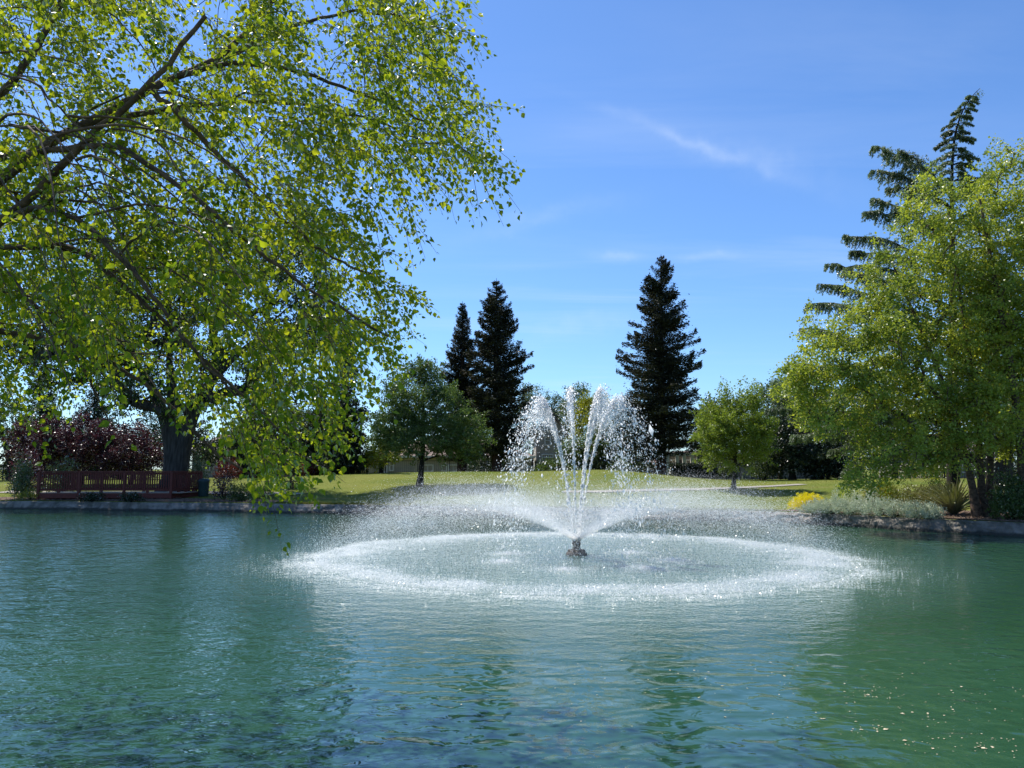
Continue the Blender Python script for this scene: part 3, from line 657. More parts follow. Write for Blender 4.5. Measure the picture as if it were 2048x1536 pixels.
# deodar cedar
def cedar():
    Y = 36.0; k = Y/F
    b = gat(1903, Y); root = empty('deodar_cedar', tuple(b), 'tall deodar cedar with a bent tip and drooping tiers rising behind the river birches', 'tree')
    ld = line(np.array([b + (0, 0, -.2), at(1905, 800, Y), at(1905, 500, Y), at(1903, 380, Y), at(1905, 300, Y), at(1915, 240, Y), at(1935, 200, Y), at(1955, 175, Y), at(1968, 172, Y)]), 50)
    mb = MB(); s = np.linspace(0, 1, 50); mb.tube(ld, .30*(1-s)**1.1 + .012, 8)
    PP = []; DD = []
    def branch(st, tip, arch, r0, fol=1.0, hang=.75):
        st = np.array(st); tip = np.array(tip); n = 12; t = np.linspace(0, 1, n); L_ = np.linalg.norm(tip-st)
        BP = st + (tip-st)*t[:, None] + np.array([0, 0, 1])*(arch*L_*np.sin(np.pi*t**.85))[:, None] + rng.normal(size=(n, 3))*.012*L_
        mb.tube(BP, r0*(1-t)**.8 + .008, 5)
        hd = tip - st; hd[2] = 0; hd = nrm(hd); sd = np.array([-hd[1], hd[0], 0])
        nt_ = int(L_*27*fol) + 6
        for q in range(nt_):
            u_ = rng.uniform(.18, 1.0)**.75; c = np.array([np.interp(u_, t, BP[:, e]) for e in range(3)])
            side = rng.normal()*.50*(1.15-u_)*min(1.6, L_*.5); hl = hang*rng.uniform(.18, 1.1)*min(1, .35+L_*.22)*(1.25-.75*u_)
            m = int(46*fol*(.5+hl)); w = rng.random(m)
            p = c + sd*(side*np.minimum(1, w*1.8))[:, None] + hd*(w*.35*hl)[:, None] - np.array([0, 0, 1])*((w**1.35)*hl)[:, None] + rng.normal(size=(m, 3))*.016
            PP.append(p); DD.append(nrm(hd*.5 + sd*np.sign(side)*.3 + rng.normal(size=(m, 3))*.55 - np.array([0, 0, .9])))
    tl = lambda py: at(1904, py, Y)
    spec = [(395, 1742, 292, .10), (425, 1742, 335, .10), (400, 1800, 300, .08), (420, 1775, 372, .10), (470, 1728, 425, .10), (500, 1745, 395, .10), (540, 1684, 468, .06), (560, 1700, 500, .08), (590, 1648, 524, .07), (620, 1690, 540, .05),
            (660, 1640, 566, .05), (690, 1608, 606, .07), (730, 1600, 660, .06), (780, 1580, 730, .06), (800, 1545, 800, .08), (830, 1530, 825, .07), (860, 1600, 830, .07), (890, 1575, 870, .06), (905, 1690, 940, .10), (880, 1660, 900, .08), (850, 1640, 850, .06),
            (405, 1985, 340, .08), (450, 2010, 400, .08), (520, 2050, 480, .06), (600, 2090, 560, .05), (700, 2110, 650, .05), (800, 2120, 760, .05)]
    for ys, tx, ty, ar in spec:
        dY = rng.uniform(-1.6, 1.2); branch(tl(ys), at(tx, ty, Y + dY), ar, .05 + .00018*(ys-300), 1.25)
    for q in range(34):                                        # short branches up the leader
        f = q/33; py = 395 - f*205; i0 = np.argmin(np.abs(ld[:, 2] - at(1904, py, Y)[2])); st = ld[i0]
        for sgn in (-1, 1):
            Ls = (.35 + 1.15*(1-f))*rng.uniform(.6, 1.1); a = rng.uniform(-.9, .9)
            branch(st, st + np.array([sgn*Ls*math.cos(a), Ls*math.sin(a), -.12*Ls - .1]), .18, .018, .9, .30)
    for q in range(26):                                        # branches toward and away from the lake
        py = rng.uniform(420, 880); st = tl(py); a = rng.uniform(0, 2*np.pi); Ls = rng.uniform(.5, 1)*(1.5 + 4.0*(py-300)/600)
        branch(st, st + np.array([Ls*math.cos(a)*.7, Ls*math.sin(a), .1*Ls]), .08, .05, .9)
    for u_ in np.linspace(.80, 1, 22):                         # drooping needles round the bent tip
        c = ld[min(49, int(u_*49))]; m = 26; w = rng.random(m)
        PP.append(c + rng.normal(size=(m, 3))*.05 + np.outer(w, [.10, 0, -.32])); DD.append(nrm(rng.normal(size=(m, 3)) + [.3, 0, -.8]))
    P = np.concatenate(PP); D = np.concatenate(DD); m = len(P)
    mb.build('trunk', M['bark_dark'], root, True)
    leaves('crown', P, D, rand_unit(m), rng.uniform(.05, .12, m), M['leaf_cedar'], root, RHOMB, .5)
cedar()

# ------------------------------------------------------------------ broadleaf trees
def lobes_px(base, Y, L):
    """lobes given as photo pixel centre, half width and half height px, depth offset, half depth m"""
    out = []
    for (px, py, rw, rh, dy, rd) in L:
        p = at(px, py, Y + dy); k = (Y+dy)/F; out.append((p[0]-base[0], p[1]-base[1], p[2]-base[2], rw*k, rd, rh*k))
    return out
# river birches on the right bank
Yb = 27.5; b = gat(1962, Yb)
tree('river_birch', b, lobes_px(b, Yb, [(1860, 440, 65, 90, 0, 1.6), (1810, 590, 85, 110, 0, 2.0), (1740, 700, 100, 90, -.3, 2.0), (1640, 715, 52, 66, -.5, 1.2), (1625, 640, 26, 36, -.5, .6), (1680, 800, 100, 70, 0, 1.8),
      (1850, 760, 100, 110, .4, 2.2), (1790, 890, 75, 60, -.6, 1.4), (1950, 620, 80, 160, 0, 2.0), (1960, 820, 60, 90, -.8, 1.5), (1610, 760, 42, 45, -.3, .8), (1740, 940, 50, 36, -.8, .8), (1925, 890, 60, 50, -.6, 1.3), (1870, 925, 36, 26, -.6, .9)]),
     M['leaf_river'], M['bark_birch'], 'broad pale green river birch with several stems beside the flax plant on the right bank', trunk_r=.21, n_cl=820, per=95, cr=.43, ls=.105, shell=.8,
     stems=[(-.12, 0, -2.6, .3, 9.5), (.10, .1, -.4, .2, 11.2), (.35, .2, 1.4, .8, 10.5)], sides=7, group='river birches on the right bank')
Yb2 = 26.5; b = gat(2052, Yb2)
tree('river_birch', b, lobes_px(b, Yb2, [(2050, 380, 85, 100, .8, 1.8), (1985, 500, 70, 110, .8, 1.8), (2075, 600, 110, 150, .6, 2.4), (2100, 820, 110, 120, .3, 2.2), (2150, 450, 80, 130, .8, 2.0), (2010, 700, 60, 100, 1.0, 1.6)]),
     M['leaf_river'], M['bark_birch'], 'tallest leafy river birch cut by the right edge of the frame', trunk_r=.22, n_cl=640, per=95, cr=.44, ls=.105, shell=.8,
     stems=[(0, 0, -.6, .5, 11.5), (.3, .2, 1.2, .6, 10.5)], group='river birches on the right bank')
Yb3 = 33; b = gat(2005, Yb3)
tree('shade_tree', b, lobes_px(b, Yb3, [(2040, 800, 90, 110, 0, 2.2), (2010, 650, 80, 110, 1, 2.2)]), M['leaf_mid'], M['bark_oak'],
     'thick trunked shade tree standing behind the river birches', trunk_r=.38, n_cl=220, per=70, cr=.6, ls=.14)
# elm on the left of the lawn and round maple on the right
b = gpt(838, 973)
Ye = b[1]
tree('elm_tree', b, lobes_px(b, Ye, [(835, 800, 62, 62, 0, 2.2), (800, 860, 55, 50, 0, 2.0), (880, 830, 58, 62, .3, 2.0), (935, 872, 42, 46, .4, 1.6), (840, 878, 85, 36, 0, 2.4), (775, 875, 30, 32, 0, 1.0), (955, 855, 22, 22, .4, .6), (795, 800, 30, 40, -.4, .8), (850, 745, 34, 24, 0, .9)]),
     M['leaf_elm'], M['bark_dark'], 'bushy dark green elm with spiky top on the lawn left of the fountain', trunk_r=.19, n_cl=900, per=70, cr=.42, ls=.11, shell=1.2, spray=1.25, droop=-.2)
b = gpt(1467, 981)
Ym = b[1]
tree('maple_tree', b, lobes_px(b, Ym, [(1467, 865, 66, 52, 0, 1.9), (1440, 860, 42, 45, 0, 1.4), (1490, 840, 44, 50, 0, 1.4), (1465, 905, 58, 32, 0, 1.7), (1475, 810, 26, 28, 0, .8), (1508, 795, 14, 24, 0, .5), (1510, 880, 30, 34, .2, 1.0), (1455, 795, 12, 24, 0, .5), (1420, 835, 16, 20, 0, .6), (1525, 850, 18, 26, 0, .7)]),
     M['leaf_maple'], M['bark_oak'], 'small round bright green maple with slim trunk on the lawn right of the fountain', trunk_r=.13, n_cl=520, per=78, cr=.36, ls=.10, shell=1.0, droop=-.55, spray=1.5)
# background trees
def bgtree(name, px, Y, L, mat, label, cat='tree', group='trees beyond the fence', n_cl=170, per=70, cr=.6, ls=.16, tr=.2, bark='bark_dark', **kw):
    b = gat(px, Y); return tree(name, b, lobes_px(b, Y, L), M[mat], M[bark], label, cat, group, trunk_r=tr, n_cl=n_cl, per=per, cr=cr, ls=ls, **kw)
bgtree('olive_tree', 1062, 95, [(1068, 805, 30, 38, 0, 2), (1050, 850, 30, 60, 0, 2.4), (1100, 815, 20, 26, 0, 1.2)], 'leaf_grey', 'loose grey green tree just right of the tall redwood', cr=.7)
bgtree('shade_tree', 1140, 94, [(1130, 830, 30, 28, 0, 2.5)], 'leaf_dark', 'low dark green tree behind the gabled house roof', n_cl=100)
bgtree('shade_tree', 1152, 82, [(1152, 800, 26, 26, 0, 2.0), (1150, 840, 34, 34, 0, 2.4)], 'leaf_mid', 'round topped mid green tree behind the tallest water jets', n_cl=130)
bgtree('sweetgum_tree', 1192, 74, [(1190, 840, 44, 44, 0, 2.6), (1180, 800, 12, 24, 0, .7), (1162, 815, 16, 24, 0, .8), (1203, 815, 14, 26, 0, .7), (1225, 830, 16, 30, 0, .8), (1190, 890, 55, 40, 0, 2.6)], 'leaf_lime', 'yellow green tree with upright shoots seen through the water jets', n_cl=240, cr=.5, ls=.15)
bgtree('shade_tree', 1225, 70, [(1225, 880, 40, 50, 0, 2.0), (1185, 910, 40, 30, 0, 1.5)], 'leaf_mid', 'leafy green tree standing just left of the broadest redwood', n_cl=170)
bgtree('shade_tree', 1268, 68, [(1262, 860, 28, 60, 0, 1.5), (1280, 900, 28, 30, 0, 1.2)], 'leaf_dark', 'narrow dark tree against the left side of the broadest redwood', n_cl=130)
bgtree('shade_tree', 1425, 66, [(1430, 840, 34, 36, 0, 2.0), (1410, 870, 24, 50, 0, 1.6)], 'leaf_dark', 'dark tree behind the left side of the round maple', n_cl=150)
bgtree('shade_tree', 1525, 62, [(1535, 830, 44, 50, 0, 2.4), (1545, 890, 50, 50, 0, 2.2)], 'leaf_mid', 'green tree filling the gap right of the round maple', n_cl=210)
bgtree('pine_tree', 1560, 70, [(1570, 790, 26, 36, 0, 2.0), (1600, 820, 40, 60, 0, 2.0)], 'leaf_cedar', 'grey green pine top above the trees right of the maple', n_cl=150)
bgtree('shade_tree', 1585, 58, [(1590, 870, 55, 50, 0, 2.2), (1560, 900, 40, 40, 0, 1.8)], 'leaf_dark', 'dark tree with a black trunk in front of the low building', n_cl=210, tr=.26)
bgtree('laurel_tree', 1640, 57, [(1640, 880, 60, 65, 0, 2.4), (1680, 910, 50, 45, 0, 2.2), (1640, 930, 50, 25, 0, 1.5)], 'leaf_dark', 'wide black green many stemmed tree in deep shade by the iron fence', n_cl=300, tr=.22,
       stems=[(-.5, 0, -1.6, 0, 3.6), (0, 0, .1, 0, 4), (.5, 0, 1.5, 0, 3.8), (.2, .3, .8, .2, 4), (-.2, .2, -.6, .2, 4)])
bgtree('shade_tree', 1790, 62, [(1780, 860, 80, 60, 0, 2.4), (1850, 850, 60, 50, 0, 2.2), (1740, 900, 40, 40, 0, 1.5)], 'leaf_dark', 'dark tree mass behind the low boughs of the deodar cedar', n_cl=240)
bgtree('shade_tree', 1960, 64, [(1950, 860, 80, 70, 0, 2.4), (2060, 850, 80, 80, 0, 2.4)], 'leaf_dark', 'dark tree beyond the fence at the far right behind the birch stems', n_cl=220)
# left side
bo = gat(345, 46.5)
tree('oak_tree', bo, lobes_px(bo, 46.5, [(340, 560, 130, 90, 0, 5), (480, 520, 110, 70, 0, 4), (590, 560, 80, 70, 0, 3.5), (620, 660, 75, 60, 0, 3), (250, 650, 130, 90, 0, 4.5), (150, 700, 110, 80, 0, 4), (470, 680, 110, 80, 0, 4), (640, 640, 50, 80, 0, 2.5),
       (330, 780, 110, 50, 0, 3.5), (540, 780, 60, 50, 0, 3), (60, 640, 90, 90, 0, 4), (630, 480, 60, 45, 0, 2.5), (200, 520, 90, 70, 0, 4)]),
     M['leaf_oak'], M['bark_oak'], 'massive old oak with a thick grey trunk rising behind the red footbridge', trunk_r=1.05, n_cl=1300, per=62, cr=.75, ls=.17, shell=1.4, tw=.016, up=.2, expo=1.9, spow=2.6,
     stems=[(0, 0, -.4, 0, 9.0), (.1, 0, 5.0, 0, 9.5), (-.1, 0, -2.6, .5, 8.2)])
conifer_mass(690, 640, 60, 42, 'dark blue green cypress with a tapering top left of the elm')
conifer_mass(75, 730, 66, 60, 'dark conical cypress behind the purple plum trees at the far left')
conifer_mass(185, 760, 70, 60, 'dark cypress behind the middle plum tree')
conifer_mass(500, 800, 68, 60, 'low dark cypress behind the picnic table')
conifer_mass(640, 800, 62, 45, 'dark cypress squeezed between the picnic table and the tapering cypress')
bgtree('shade_tree', 20, 60, [(0, 860, 60, 70, 0, 2.5), (-60, 820, 70, 90, 0, 3)], 'leaf_mid', 'light green tree at the far left edge behind the plum trees', n_cl=220, group='trees on the left')
bgtree('shade_tree', 590, 64, [(580, 860, 60, 50, 0, 2.4), (540, 830, 50, 50, 0, 2)], 'leaf_oak', 'green tree in front of the small cream house with white windows', n_cl=200, group='trees on the left')
bgtree('shade_tree', 440, 74, [(430, 900, 60, 26, 0, 1.6)], 'leaf_dark', 'low dark tree under the brown tiled roof behind the oak trunk', n_cl=110, group='trees on the left')
for px, py, rw, rh, lab in ((85, 880, 52, 46, 'purple leaved plum tree nearest the left edge'), (165, 880, 56, 48, 'broadest purple leaved plum tree, in the middle of the row'), (262, 895, 56, 44, 'purple leaved plum tree next to the oak trunk')):
    bgtree('plum_tree', px, 52, [(px, py, rw, rh, 0, 1.9), (px-22, py+18, rw*.75, rh*.8, 0, 1.5), (px+24, py+20, rw*.7, rh*.75, 0, 1.5)], 'leaf_plum', lab, group='purple plum trees behind the footbridge', n_cl=230, per=75, cr=.36, ls=.12, tr=.12)
for px, lab in ((110, 'dark tree closing the view behind the first plum tree'), (240, 'dark tree closing the view behind the last plum tree')):
    bgtree('shade_tree', px, 63, [(px-30, 900, 50, 50, 0, 2), (px+35, 905, 50, 45, 0, 2)], 'leaf_dark', lab, group='trees on the left', n_cl=180)
bgtree('shade_tree', 1165, 70, [(1150, 915, 26, 32, 0, 1.4), (1205, 925, 34, 24, 0, 1.4)], 'leaf_mid', 'low leafy tree by the fence directly behind the fountain jets', n_cl=130)
bgtree('shade_tree', 330, 68, [(315, 880, 44, 50, 0, 2), (375, 890, 44, 46, 0, 2)], 'leaf_dark', 'dark tree filling the view directly behind the oak trunk', group='trees on the left', n_cl=170)
bgtree('shade_tree', 560, 70, [(540, 870, 46, 50, 0, 2), (610, 880, 44, 46, 0, 2)], 'leaf_dark', 'dark tree above the small cream house behind the picnic table', group='trees on the left', n_cl=170)
# medium bushes beyond the fence
bgtree('pittosporum_bush', 762, 60, [(770, 905, 30, 22, 0, 1.2), (752, 920, 24, 18, 0, 1.0)], 'leaf_lime', 'bright yellow green bush left of the elm trunk against the house wall', 'shrub', None, n_cl=90, cr=.35, ls=.13)

# ------------------------------------------------------------------ shrubs
def shr(name, px, py, wpx, hpx, mat, label, Y=None, group=None, **kw):
    b = gpt(px, py) if Y is None else gat(px, Y); k = b[1]/F
    return shrub(name, b, wpx*k/2, kw.pop('ry', wpx*k/2*.8), hpx*k, M[mat], label, group=group, **kw)
root = shr('flowering_shrub', 1615, 1019, 72, 33, 'flower_yellow', 'low dome shrub covered in bright yellow flowers at the left end of the right bed', n=9000, ls=.040, per=20, lump=.03, cr=.12, upw=.1)
silver = [(1632, 1031, 44, 17), (1668, 1031, 56, 26), (1710, 1024, 70, 36), (1700, 1036, 60, 22), (1755, 1032, 60, 28), (1790, 1040, 60, 22), (1835, 1042, 50, 26), (1862, 1043, 36, 20), (1735, 1024, 44, 24), (1650, 1036, 44, 13)]
sl_ = ['small silver grey santolina tuft right beside the yellow flowers', 'silver santolina mound second from the yellow flowers', 'tallest silver santolina mound left of the golden shrub', 'low silver santolina spilling to the wall below the tallest mound',
       'silver santolina mound in front of the golden shrub', 'low silver santolina below the juniper at the wall', 'silver santolina tuft left of the flax plant', 'last small silver santolina tuft nearest the birch stems', 'silver santolina wedged against the left of the golden shrub', 'lowest silver santolina at the wall near the yellow flowers']
for (px, py, w, h), lab in zip(silver, sl_):
    shr('santolina_shrub', px, py, w*1.25, h*1.15, 'leaf_silver', lab, group='silver santolina along the right bank wall', n=3400, ls=.055, per=34, lump=.26, wid=.6, upw=1.4, cr=.9)
shr('golden_shrub', 1765, 1012, 80, 46, 'leaf_gold', 'rounded golden yellow shrub between the santolina and the juniper', n=7000, ls=.05, per=16, lump=.06, cr=.25)
shr('juniper_shrub', 1840, 1020, 96, 46, 'leaf_juniper', 'olive juniper shrub spreading left of the flax plant', n=5200, ls=.08, per=16, lump=.2, wid=.5, upw=.5)
shr('juniper_shrub', 1880, 1010, 70, 44, 'leaf_juniper', 'olive green juniper directly behind the flax plant', n=3600, ls=.08, per=16, lump=.2, wid=.5, upw=.5)
shr('laurel_shrub', 2025, 1040, 70, 80, 'leaf_mid', 'leafy mid green shrub at the right edge by the birch stems', n=3200, ls=.10, per=16)
shr('laurel_shrub', 2060, 1000, 70, 60, 'leaf_dark', 'dark green shrub half cut off by the right edge', n=2600, ls=.10, per=16)
def flax(px, py, hpx, label, n=90, mat='leaf_flax', group=None, name='flax_plant'):
    b = gpt(px, py); h = hpx*b[1]/F; root = empty(name, tuple(b), label, 'plant', group)
    MBl = MB()
    for q in range(n):
        a = rng.uniform(0, 2*np.pi); L_ = h*rng.uniform(.7, 1.35); el = rng.uniform(.55, 1.45); t = np.linspace(0, 1, 7)
        dh = np.array([math.cos(a), math.sin(a), 0]); bend = rng.uniform(.1, .65)
        P = b + dh*(L_*math.cos(el)*(t + bend*t**2*.6))[:, None] + np.array([0, 0, 1])*(L_*(math.sin(el)*t - bend*.75*t**2.4))[:, None]
        sd = np.array([-dh[1], dh[0], 0]); w = .035*h*(1 - t**1.6) + .002
        Vb = np.concatenate([P - sd*w[:, None] + (0, 0, .004), P + sd*w[:, None] + (0, 0, .004), P - (0, 0, .008)])
        i = np.arange(6); MBl.add(Vb, np.concatenate([np.stack([i, i+1, 14+i+1, 14+i], 1), np.stack([14+i, 14+i+1, 7+i+1, 7+i], 1)]))
    MBl.build('blades', M[mat], root, True)
    return root
flax(1908, 1030, 84, 'large olive flax plant with long arching strap leaves left of the birch stems', 130)
flax(2000, 1015, 48, 'strap leaved flax plant behind the birch stems', 80)
flax(1655, 1016, 16, 'small spiky grass tuft behind the yellow flowers', 50, name='grass_tuft')
# left bed
shr('photinia_shrub', 50, 990, 60, 92, 'leaf_plum', 'tall reddish leaved shrub at the left end of the footbridge', n=2600, ls=.10, per=16, lump=.25)
shr('ornamental_shrub', 48, 975, 40, 78, 'leaf_grey', 'pale green shrub beside the left end of the footbridge', Y=43.5, n=2000, ls=.11)
shr('ornamental_shrub', 128, 975, 60, 66, 'leaf_grey', 'pale green shrub rising behind the left part of the footbridge railing', Y=45.5, n=2200, ls=.11)
shr('ornamental_grass', 62, 1000, 50, 18, 'leaf_lime', 'bright yellow green ground plant at the left foot of the footbridge', cat='plant', n=1200, ls=.09, per=10, wid=.4)
shr('conifer_shrub', 395, 975, 40, 74, 'leaf_grey', 'upright grey green conifer shrub at the right end of the footbridge', Y=46, n=2600, ls=.12, wid=.5, lump=.1)
shr('barberry_shrub', 447, 1000, 44, 52, 'leaf_plum', 'dark red leaved barberry on the mulch right of the footbridge', n=1500, ls=.08, per=10, lump=.3)
shr('barberry_shrub', 455, 960, 50, 46, 'leaf_red', 'bright red leaved shrub far behind the barberry', Y=56, n=1800, ls=.10)
shr('lily_plant', 478, 1003, 40, 30, 'leaf_oak', 'clump of dark narrow leaves on the mulch right of the barberry', cat='plant', n=1200, ls=.16, per=10, wid=.3, upw=1.5)
shr('lily_plant', 520, 996, 60, 20, 'leaf_ground', 'low green plant clump at the right end of the left bed', cat='plant', n=1200, ls=.12, per=10, wid=.5)
shr('ivy_plant', 185, 1010, 46, 14, 'leaf_dark', 'dark green creeper on the wall under the footbridge', cat='plant', n=900, ls=.08)
shr('ivy_plant', 262, 1010, 46, 14, 'leaf_dark', 'second dark creeper under the footbridge nearer the oak', cat='plant', n=900, ls=.08)
# beyond the lawn
shr('clipped_hedge', 1110, 945, 84, 30, 'leaf_mid', 'low mid green hedge below the gabled house', Y=66, n=3600, ls=.15, lump=.08)
shr('clipped_hedge', 1118, 945, 60, 22, 'leaf_lime', 'yellow green topped shrub behind the hedge below the gabled house', Y=68, n=1600, ls=.15)
shr('laurel_shrub', 1245, 945, 60, 36, 'leaf_mid', 'green shrub left of the pink patio umbrella', Y=66, n=2000, ls=.15)
shr('laurel_shrub', 1290, 950, 60, 30, 'leaf_dark', 'dark shrub in front of the pink patio umbrella', Y=64, n=1800, ls=.15)
shr('laurel_shrub', 1448, 960, 40, 36, 'leaf_mid', 'grey green shrub between the black hedge and the maple trunk', Y=63, n=1800, ls=.14)
shr('laurel_shrub', 1530, 960, 60, 50, 'leaf_mid', 'green shrub by the iron fence right of the maple trunk', Y=61, n=2200, ls=.14)
shr('laurel_shrub', 1000, 950, 60, 34, 'leaf_dark', 'dark shrub at the foot of the taller left redwood', Y=66, n=1800, ls=.15)
shr('laurel_shrub', 960, 950, 70, 40, 'leaf_dark', 'dark shrub between the two left redwood trunks', Y=68, n=1800, ls=.15)
shr('laurel_shrub', 1840, 955, 120, 30, 'leaf_lime', 'sunlit yellow green shrubs inside the iron fence on the right', Y=64, n=2400, ls=.15)
shr('laurel_shrub', 1990, 960, 90, 60, 'leaf_dark', 'dark shrub behind the fence at the far right', Y=56, n=2400, ls=.14)
shr('laurel_shrub', 615, 950, 40, 24, 'leaf_mid', 'green bush below the white windows left of the lawn', Y=66, n=1200, ls=.13)
shr('barberry_shrub', 622, 957, 30, 26, 'leaf_red', 'small reddish bush at the end of the board fence', Y=60, n=900, ls=.12)
# squared black hedge
def box_hedge(px0, px1, Y, h, label):
    a, b_ = gat(px0, Y), gat(px1, Y); c = (a+b_)/2; root = empty('clipped_hedge', tuple(c), label, 'hedge')
    n = 9000; w = b_[0]-a[0]; P = np.stack([rng.uniform(-w/2, w/2, n), rng.uniform(-.5, .5, n), rng.uniform(0, h, n)], 1)
    f = rng.integers(0, 3, n); P[f == 0, 1] = np.sign(P[f == 0, 1])*.5; P[f == 1, 2] = h; P += rng.normal(size=P.shape)*.03
    leaves('foliage', P + c, rand_unit(n), rand_unit(n), .13, M['leaf_dark'], root)
    mb = MB(); 
    for q in np.linspace(-w/2+.2, w/2-.2, 9): mb.tube(np.array([c+(q, 0, -.1), c+(q+.05, 0, h*.5), c+(q, 0, h*.9)]), [.03, .025, .01], 5)
    mb.build('stem', M['bark_dark'], root)
box_hedge(1340, 1432, 62.5, 1.15, 'square clipped almost black hedge in front of the long low building')

# ------------------------------------------------------------------ footbridge
def footbridge():
    M['redwood'] = simple('dark red stained timber', (.155, .038, .028), (.10, .026, .02), 4, .7, .004, (3, 3, 8))
    M['deck'] = simple('sun bleached deck boards', (.40, .33, .27), (.30, .25, .2), 3, .85, .004, (12, 1, 1))
    Y0 = 42.7; zd = at(200, 985, Y0)[2]; k = Y0/F
    xs = [at(p, 980, Y0)[0] for p in (77, 158, 248, 342)]
    root = empty('footbridge', (xs[1], Y0, zd), 'dark red timber footbridge with slatted railings at the left end of the lake', 'bridge')
    hr = 1.17; Wd = 2.3
    x4, y4 = at(372, 980, Y0+1.2)[0], Y0+1.2; x5, y5 = at(401, 980, Y0+2.4)[0], Y0+2.4
    front = [(x, Y0) for x in xs] + [(x4, y4), (x5, y5)]
    back = [(x, Y0+Wd) for x in (xs[0]+.1, xs[1], xs[2], xs[3])] 
    mb = MB(); nb = 52
    for q in range(nb):
        x = xs[0] + (xs[3]+.6-xs[0])*(q+.5)/nb; mb.box((x, Y0+Wd/2, zd-.02), ((xs[3]+.6-xs[0])/nb-.008, Wd, .04))
    mb.build('deck_boards', M['deck'], root)
    def seg(a, b, outer):
        a3 = np.array([a[0], a[1], 0]); b3 = np.array([b[0], b[1], 0]); U = lambda p, z: p + np.array([0, 0, zd+z])
        m = MB().bar(U(a3, hr-.02), U(b3, hr-.02), .14, .045); m.bar(U(a3, hr-.13), U(b3, hr-.13), .045, .13); m.build('top_rail', M['redwood'], root)
        m = MB().bar(U(a3, .15), U(b3, .15), .05, .12); m.build('bottom_rail', M['redwood'], root)
        L_ = np.linalg.norm(b3-a3); n = max(3, int(L_/.125)); m = MB()
        nv = np.array([-(b3-a3)[1], (b3-a3)[0], 0])/L_
        for q in range(1, n):
            p = a3 + (b3-a3)*q/n - nv*.045; m.box(U(p, (hr-.08+.12)/2+.02), (.048, .036, hr-.28), math.atan2((b3-a3)[1], (b3-a3)[0]))
        m.build('baluster_panel', M['redwood'], root)
        if outer:
            m = MB().bar(U(a3, -.17), U(b3, -.17), .06, .27); m.build('fascia_beam', M['redwood'], root)
            for q in (.5,):
                p = a3 + (b3-a3)*q; m2 = MB().box(U(p, .06), (.16, .06, .15)); m2.build('spacer_block', M['redwood'], root)
    for run, outer in ((front, True), (back, False)):
        for a, b_ in zip(run[:-1], run[1:]): seg(a, b_, outer)
        for (x, y) in run:
            MB().box((x, y, zd + (hr-.4)/2 - .04), (.13, .13, hr+.36)).build('post', M['redwood'], root)
    for y in (Y0+.5, Y0+1.8): MB().box(((xs[0]+xs[3])/2, y, zd-.19), (xs[3]-xs[0], .9, .28)).build('joist', M['redwood'], root)
footbridge()

# ------------------------------------------------------------------ street furniture
def picnic_table():
    b = gpt(563, 977); b = gat(563, b[1]); M['table'] = simple('dark brown painted timber', (.06, .04, .03), (.04, .028, .02), 5, .7)
    root = empty('picnic_table', tuple(b), 'dark brown picnic table with fixed benches on the grass left of the mound', 'table')
    top = MB(); 
    for q in range(5): top.box(b + (0, (q-2)*.16, .76), (1.9, .15, .045))
    top.build('tabletop', M['table'], root)
    for s in (-1, 1):
        m = MB().box(b + (.25, s*.72, .45), (2.0, .26, .05)); m.build('bench_seat', M['table'], root)
        for x in (-.45, .95): MB().box(b + (x, s*.72, .21), (.09, .09, .43)).build('leg', M['table'], root)
    for x in (-.6, .6): MB().box(b + (x, 0, .37), (.12, .12, .74)).build('leg', M['table'], root)
    for x in (-.6, .6): MB().box(b + (x, 0, .30), (.08, 1.5, .07)).build('cross_brace', M['table'], root)
picnic_table()
def post():
    b = gpt(561, 980); M['post'] = simple('grey weathered post', (.24, .25, .25), (.16, .16, .16), 4, .8)
    root = empty('marker_post', tuple(b), 'plain square grey post standing in front of the picnic table', 'post')
    MB().box(b + (0, 0, .45), (.20, .20, 1.1)).build('shaft', M['post'], root)
    MB().box(b + (0, 0, 1.02), (.26, .26, .05), 0, .7).build('cap', M['post'], root)
post()
def bin_():
    b = gat(409, 44.6); M['bin'] = simple('dark green metal', (.02, .05, .05), (.015, .035, .036), 3, .5, spec=.4)
    root = empty('litter_bin', tuple(b), 'dark green litter bin at the right end of the footbridge', 'bin')
    MB().lathe(b, [(0, 0), (.27, 0), (.28, .05), (.30, .80), (.31, .82), (.31, .86), (0, .86)], 20).build('body', M['bin'], root, True)
    MB().lathe(b, [(.33, .86), (.33, .90), (.24, 1.0), (.08, 1.03), (0, 1.03)], 20).build('lid', M['bin'], root, True)
bin_()
def stake():
    b = gat(832, 58); root = empty('tree_stake', tuple(b), 'thin pale wooden stake seen just left of the elm trunk', 'stake')
    M['stake'] = simple('pale timber', (.30, .24, .16), None, 4, .8)
    MB().box(b + (0, 0, .95), (.09, .09, 1.9)).build('shaft', M['stake'], root); MB().box(b + (.12, 0, 1.5), (.30, .03, .06)).build('tie', M['table'], root)
stake()
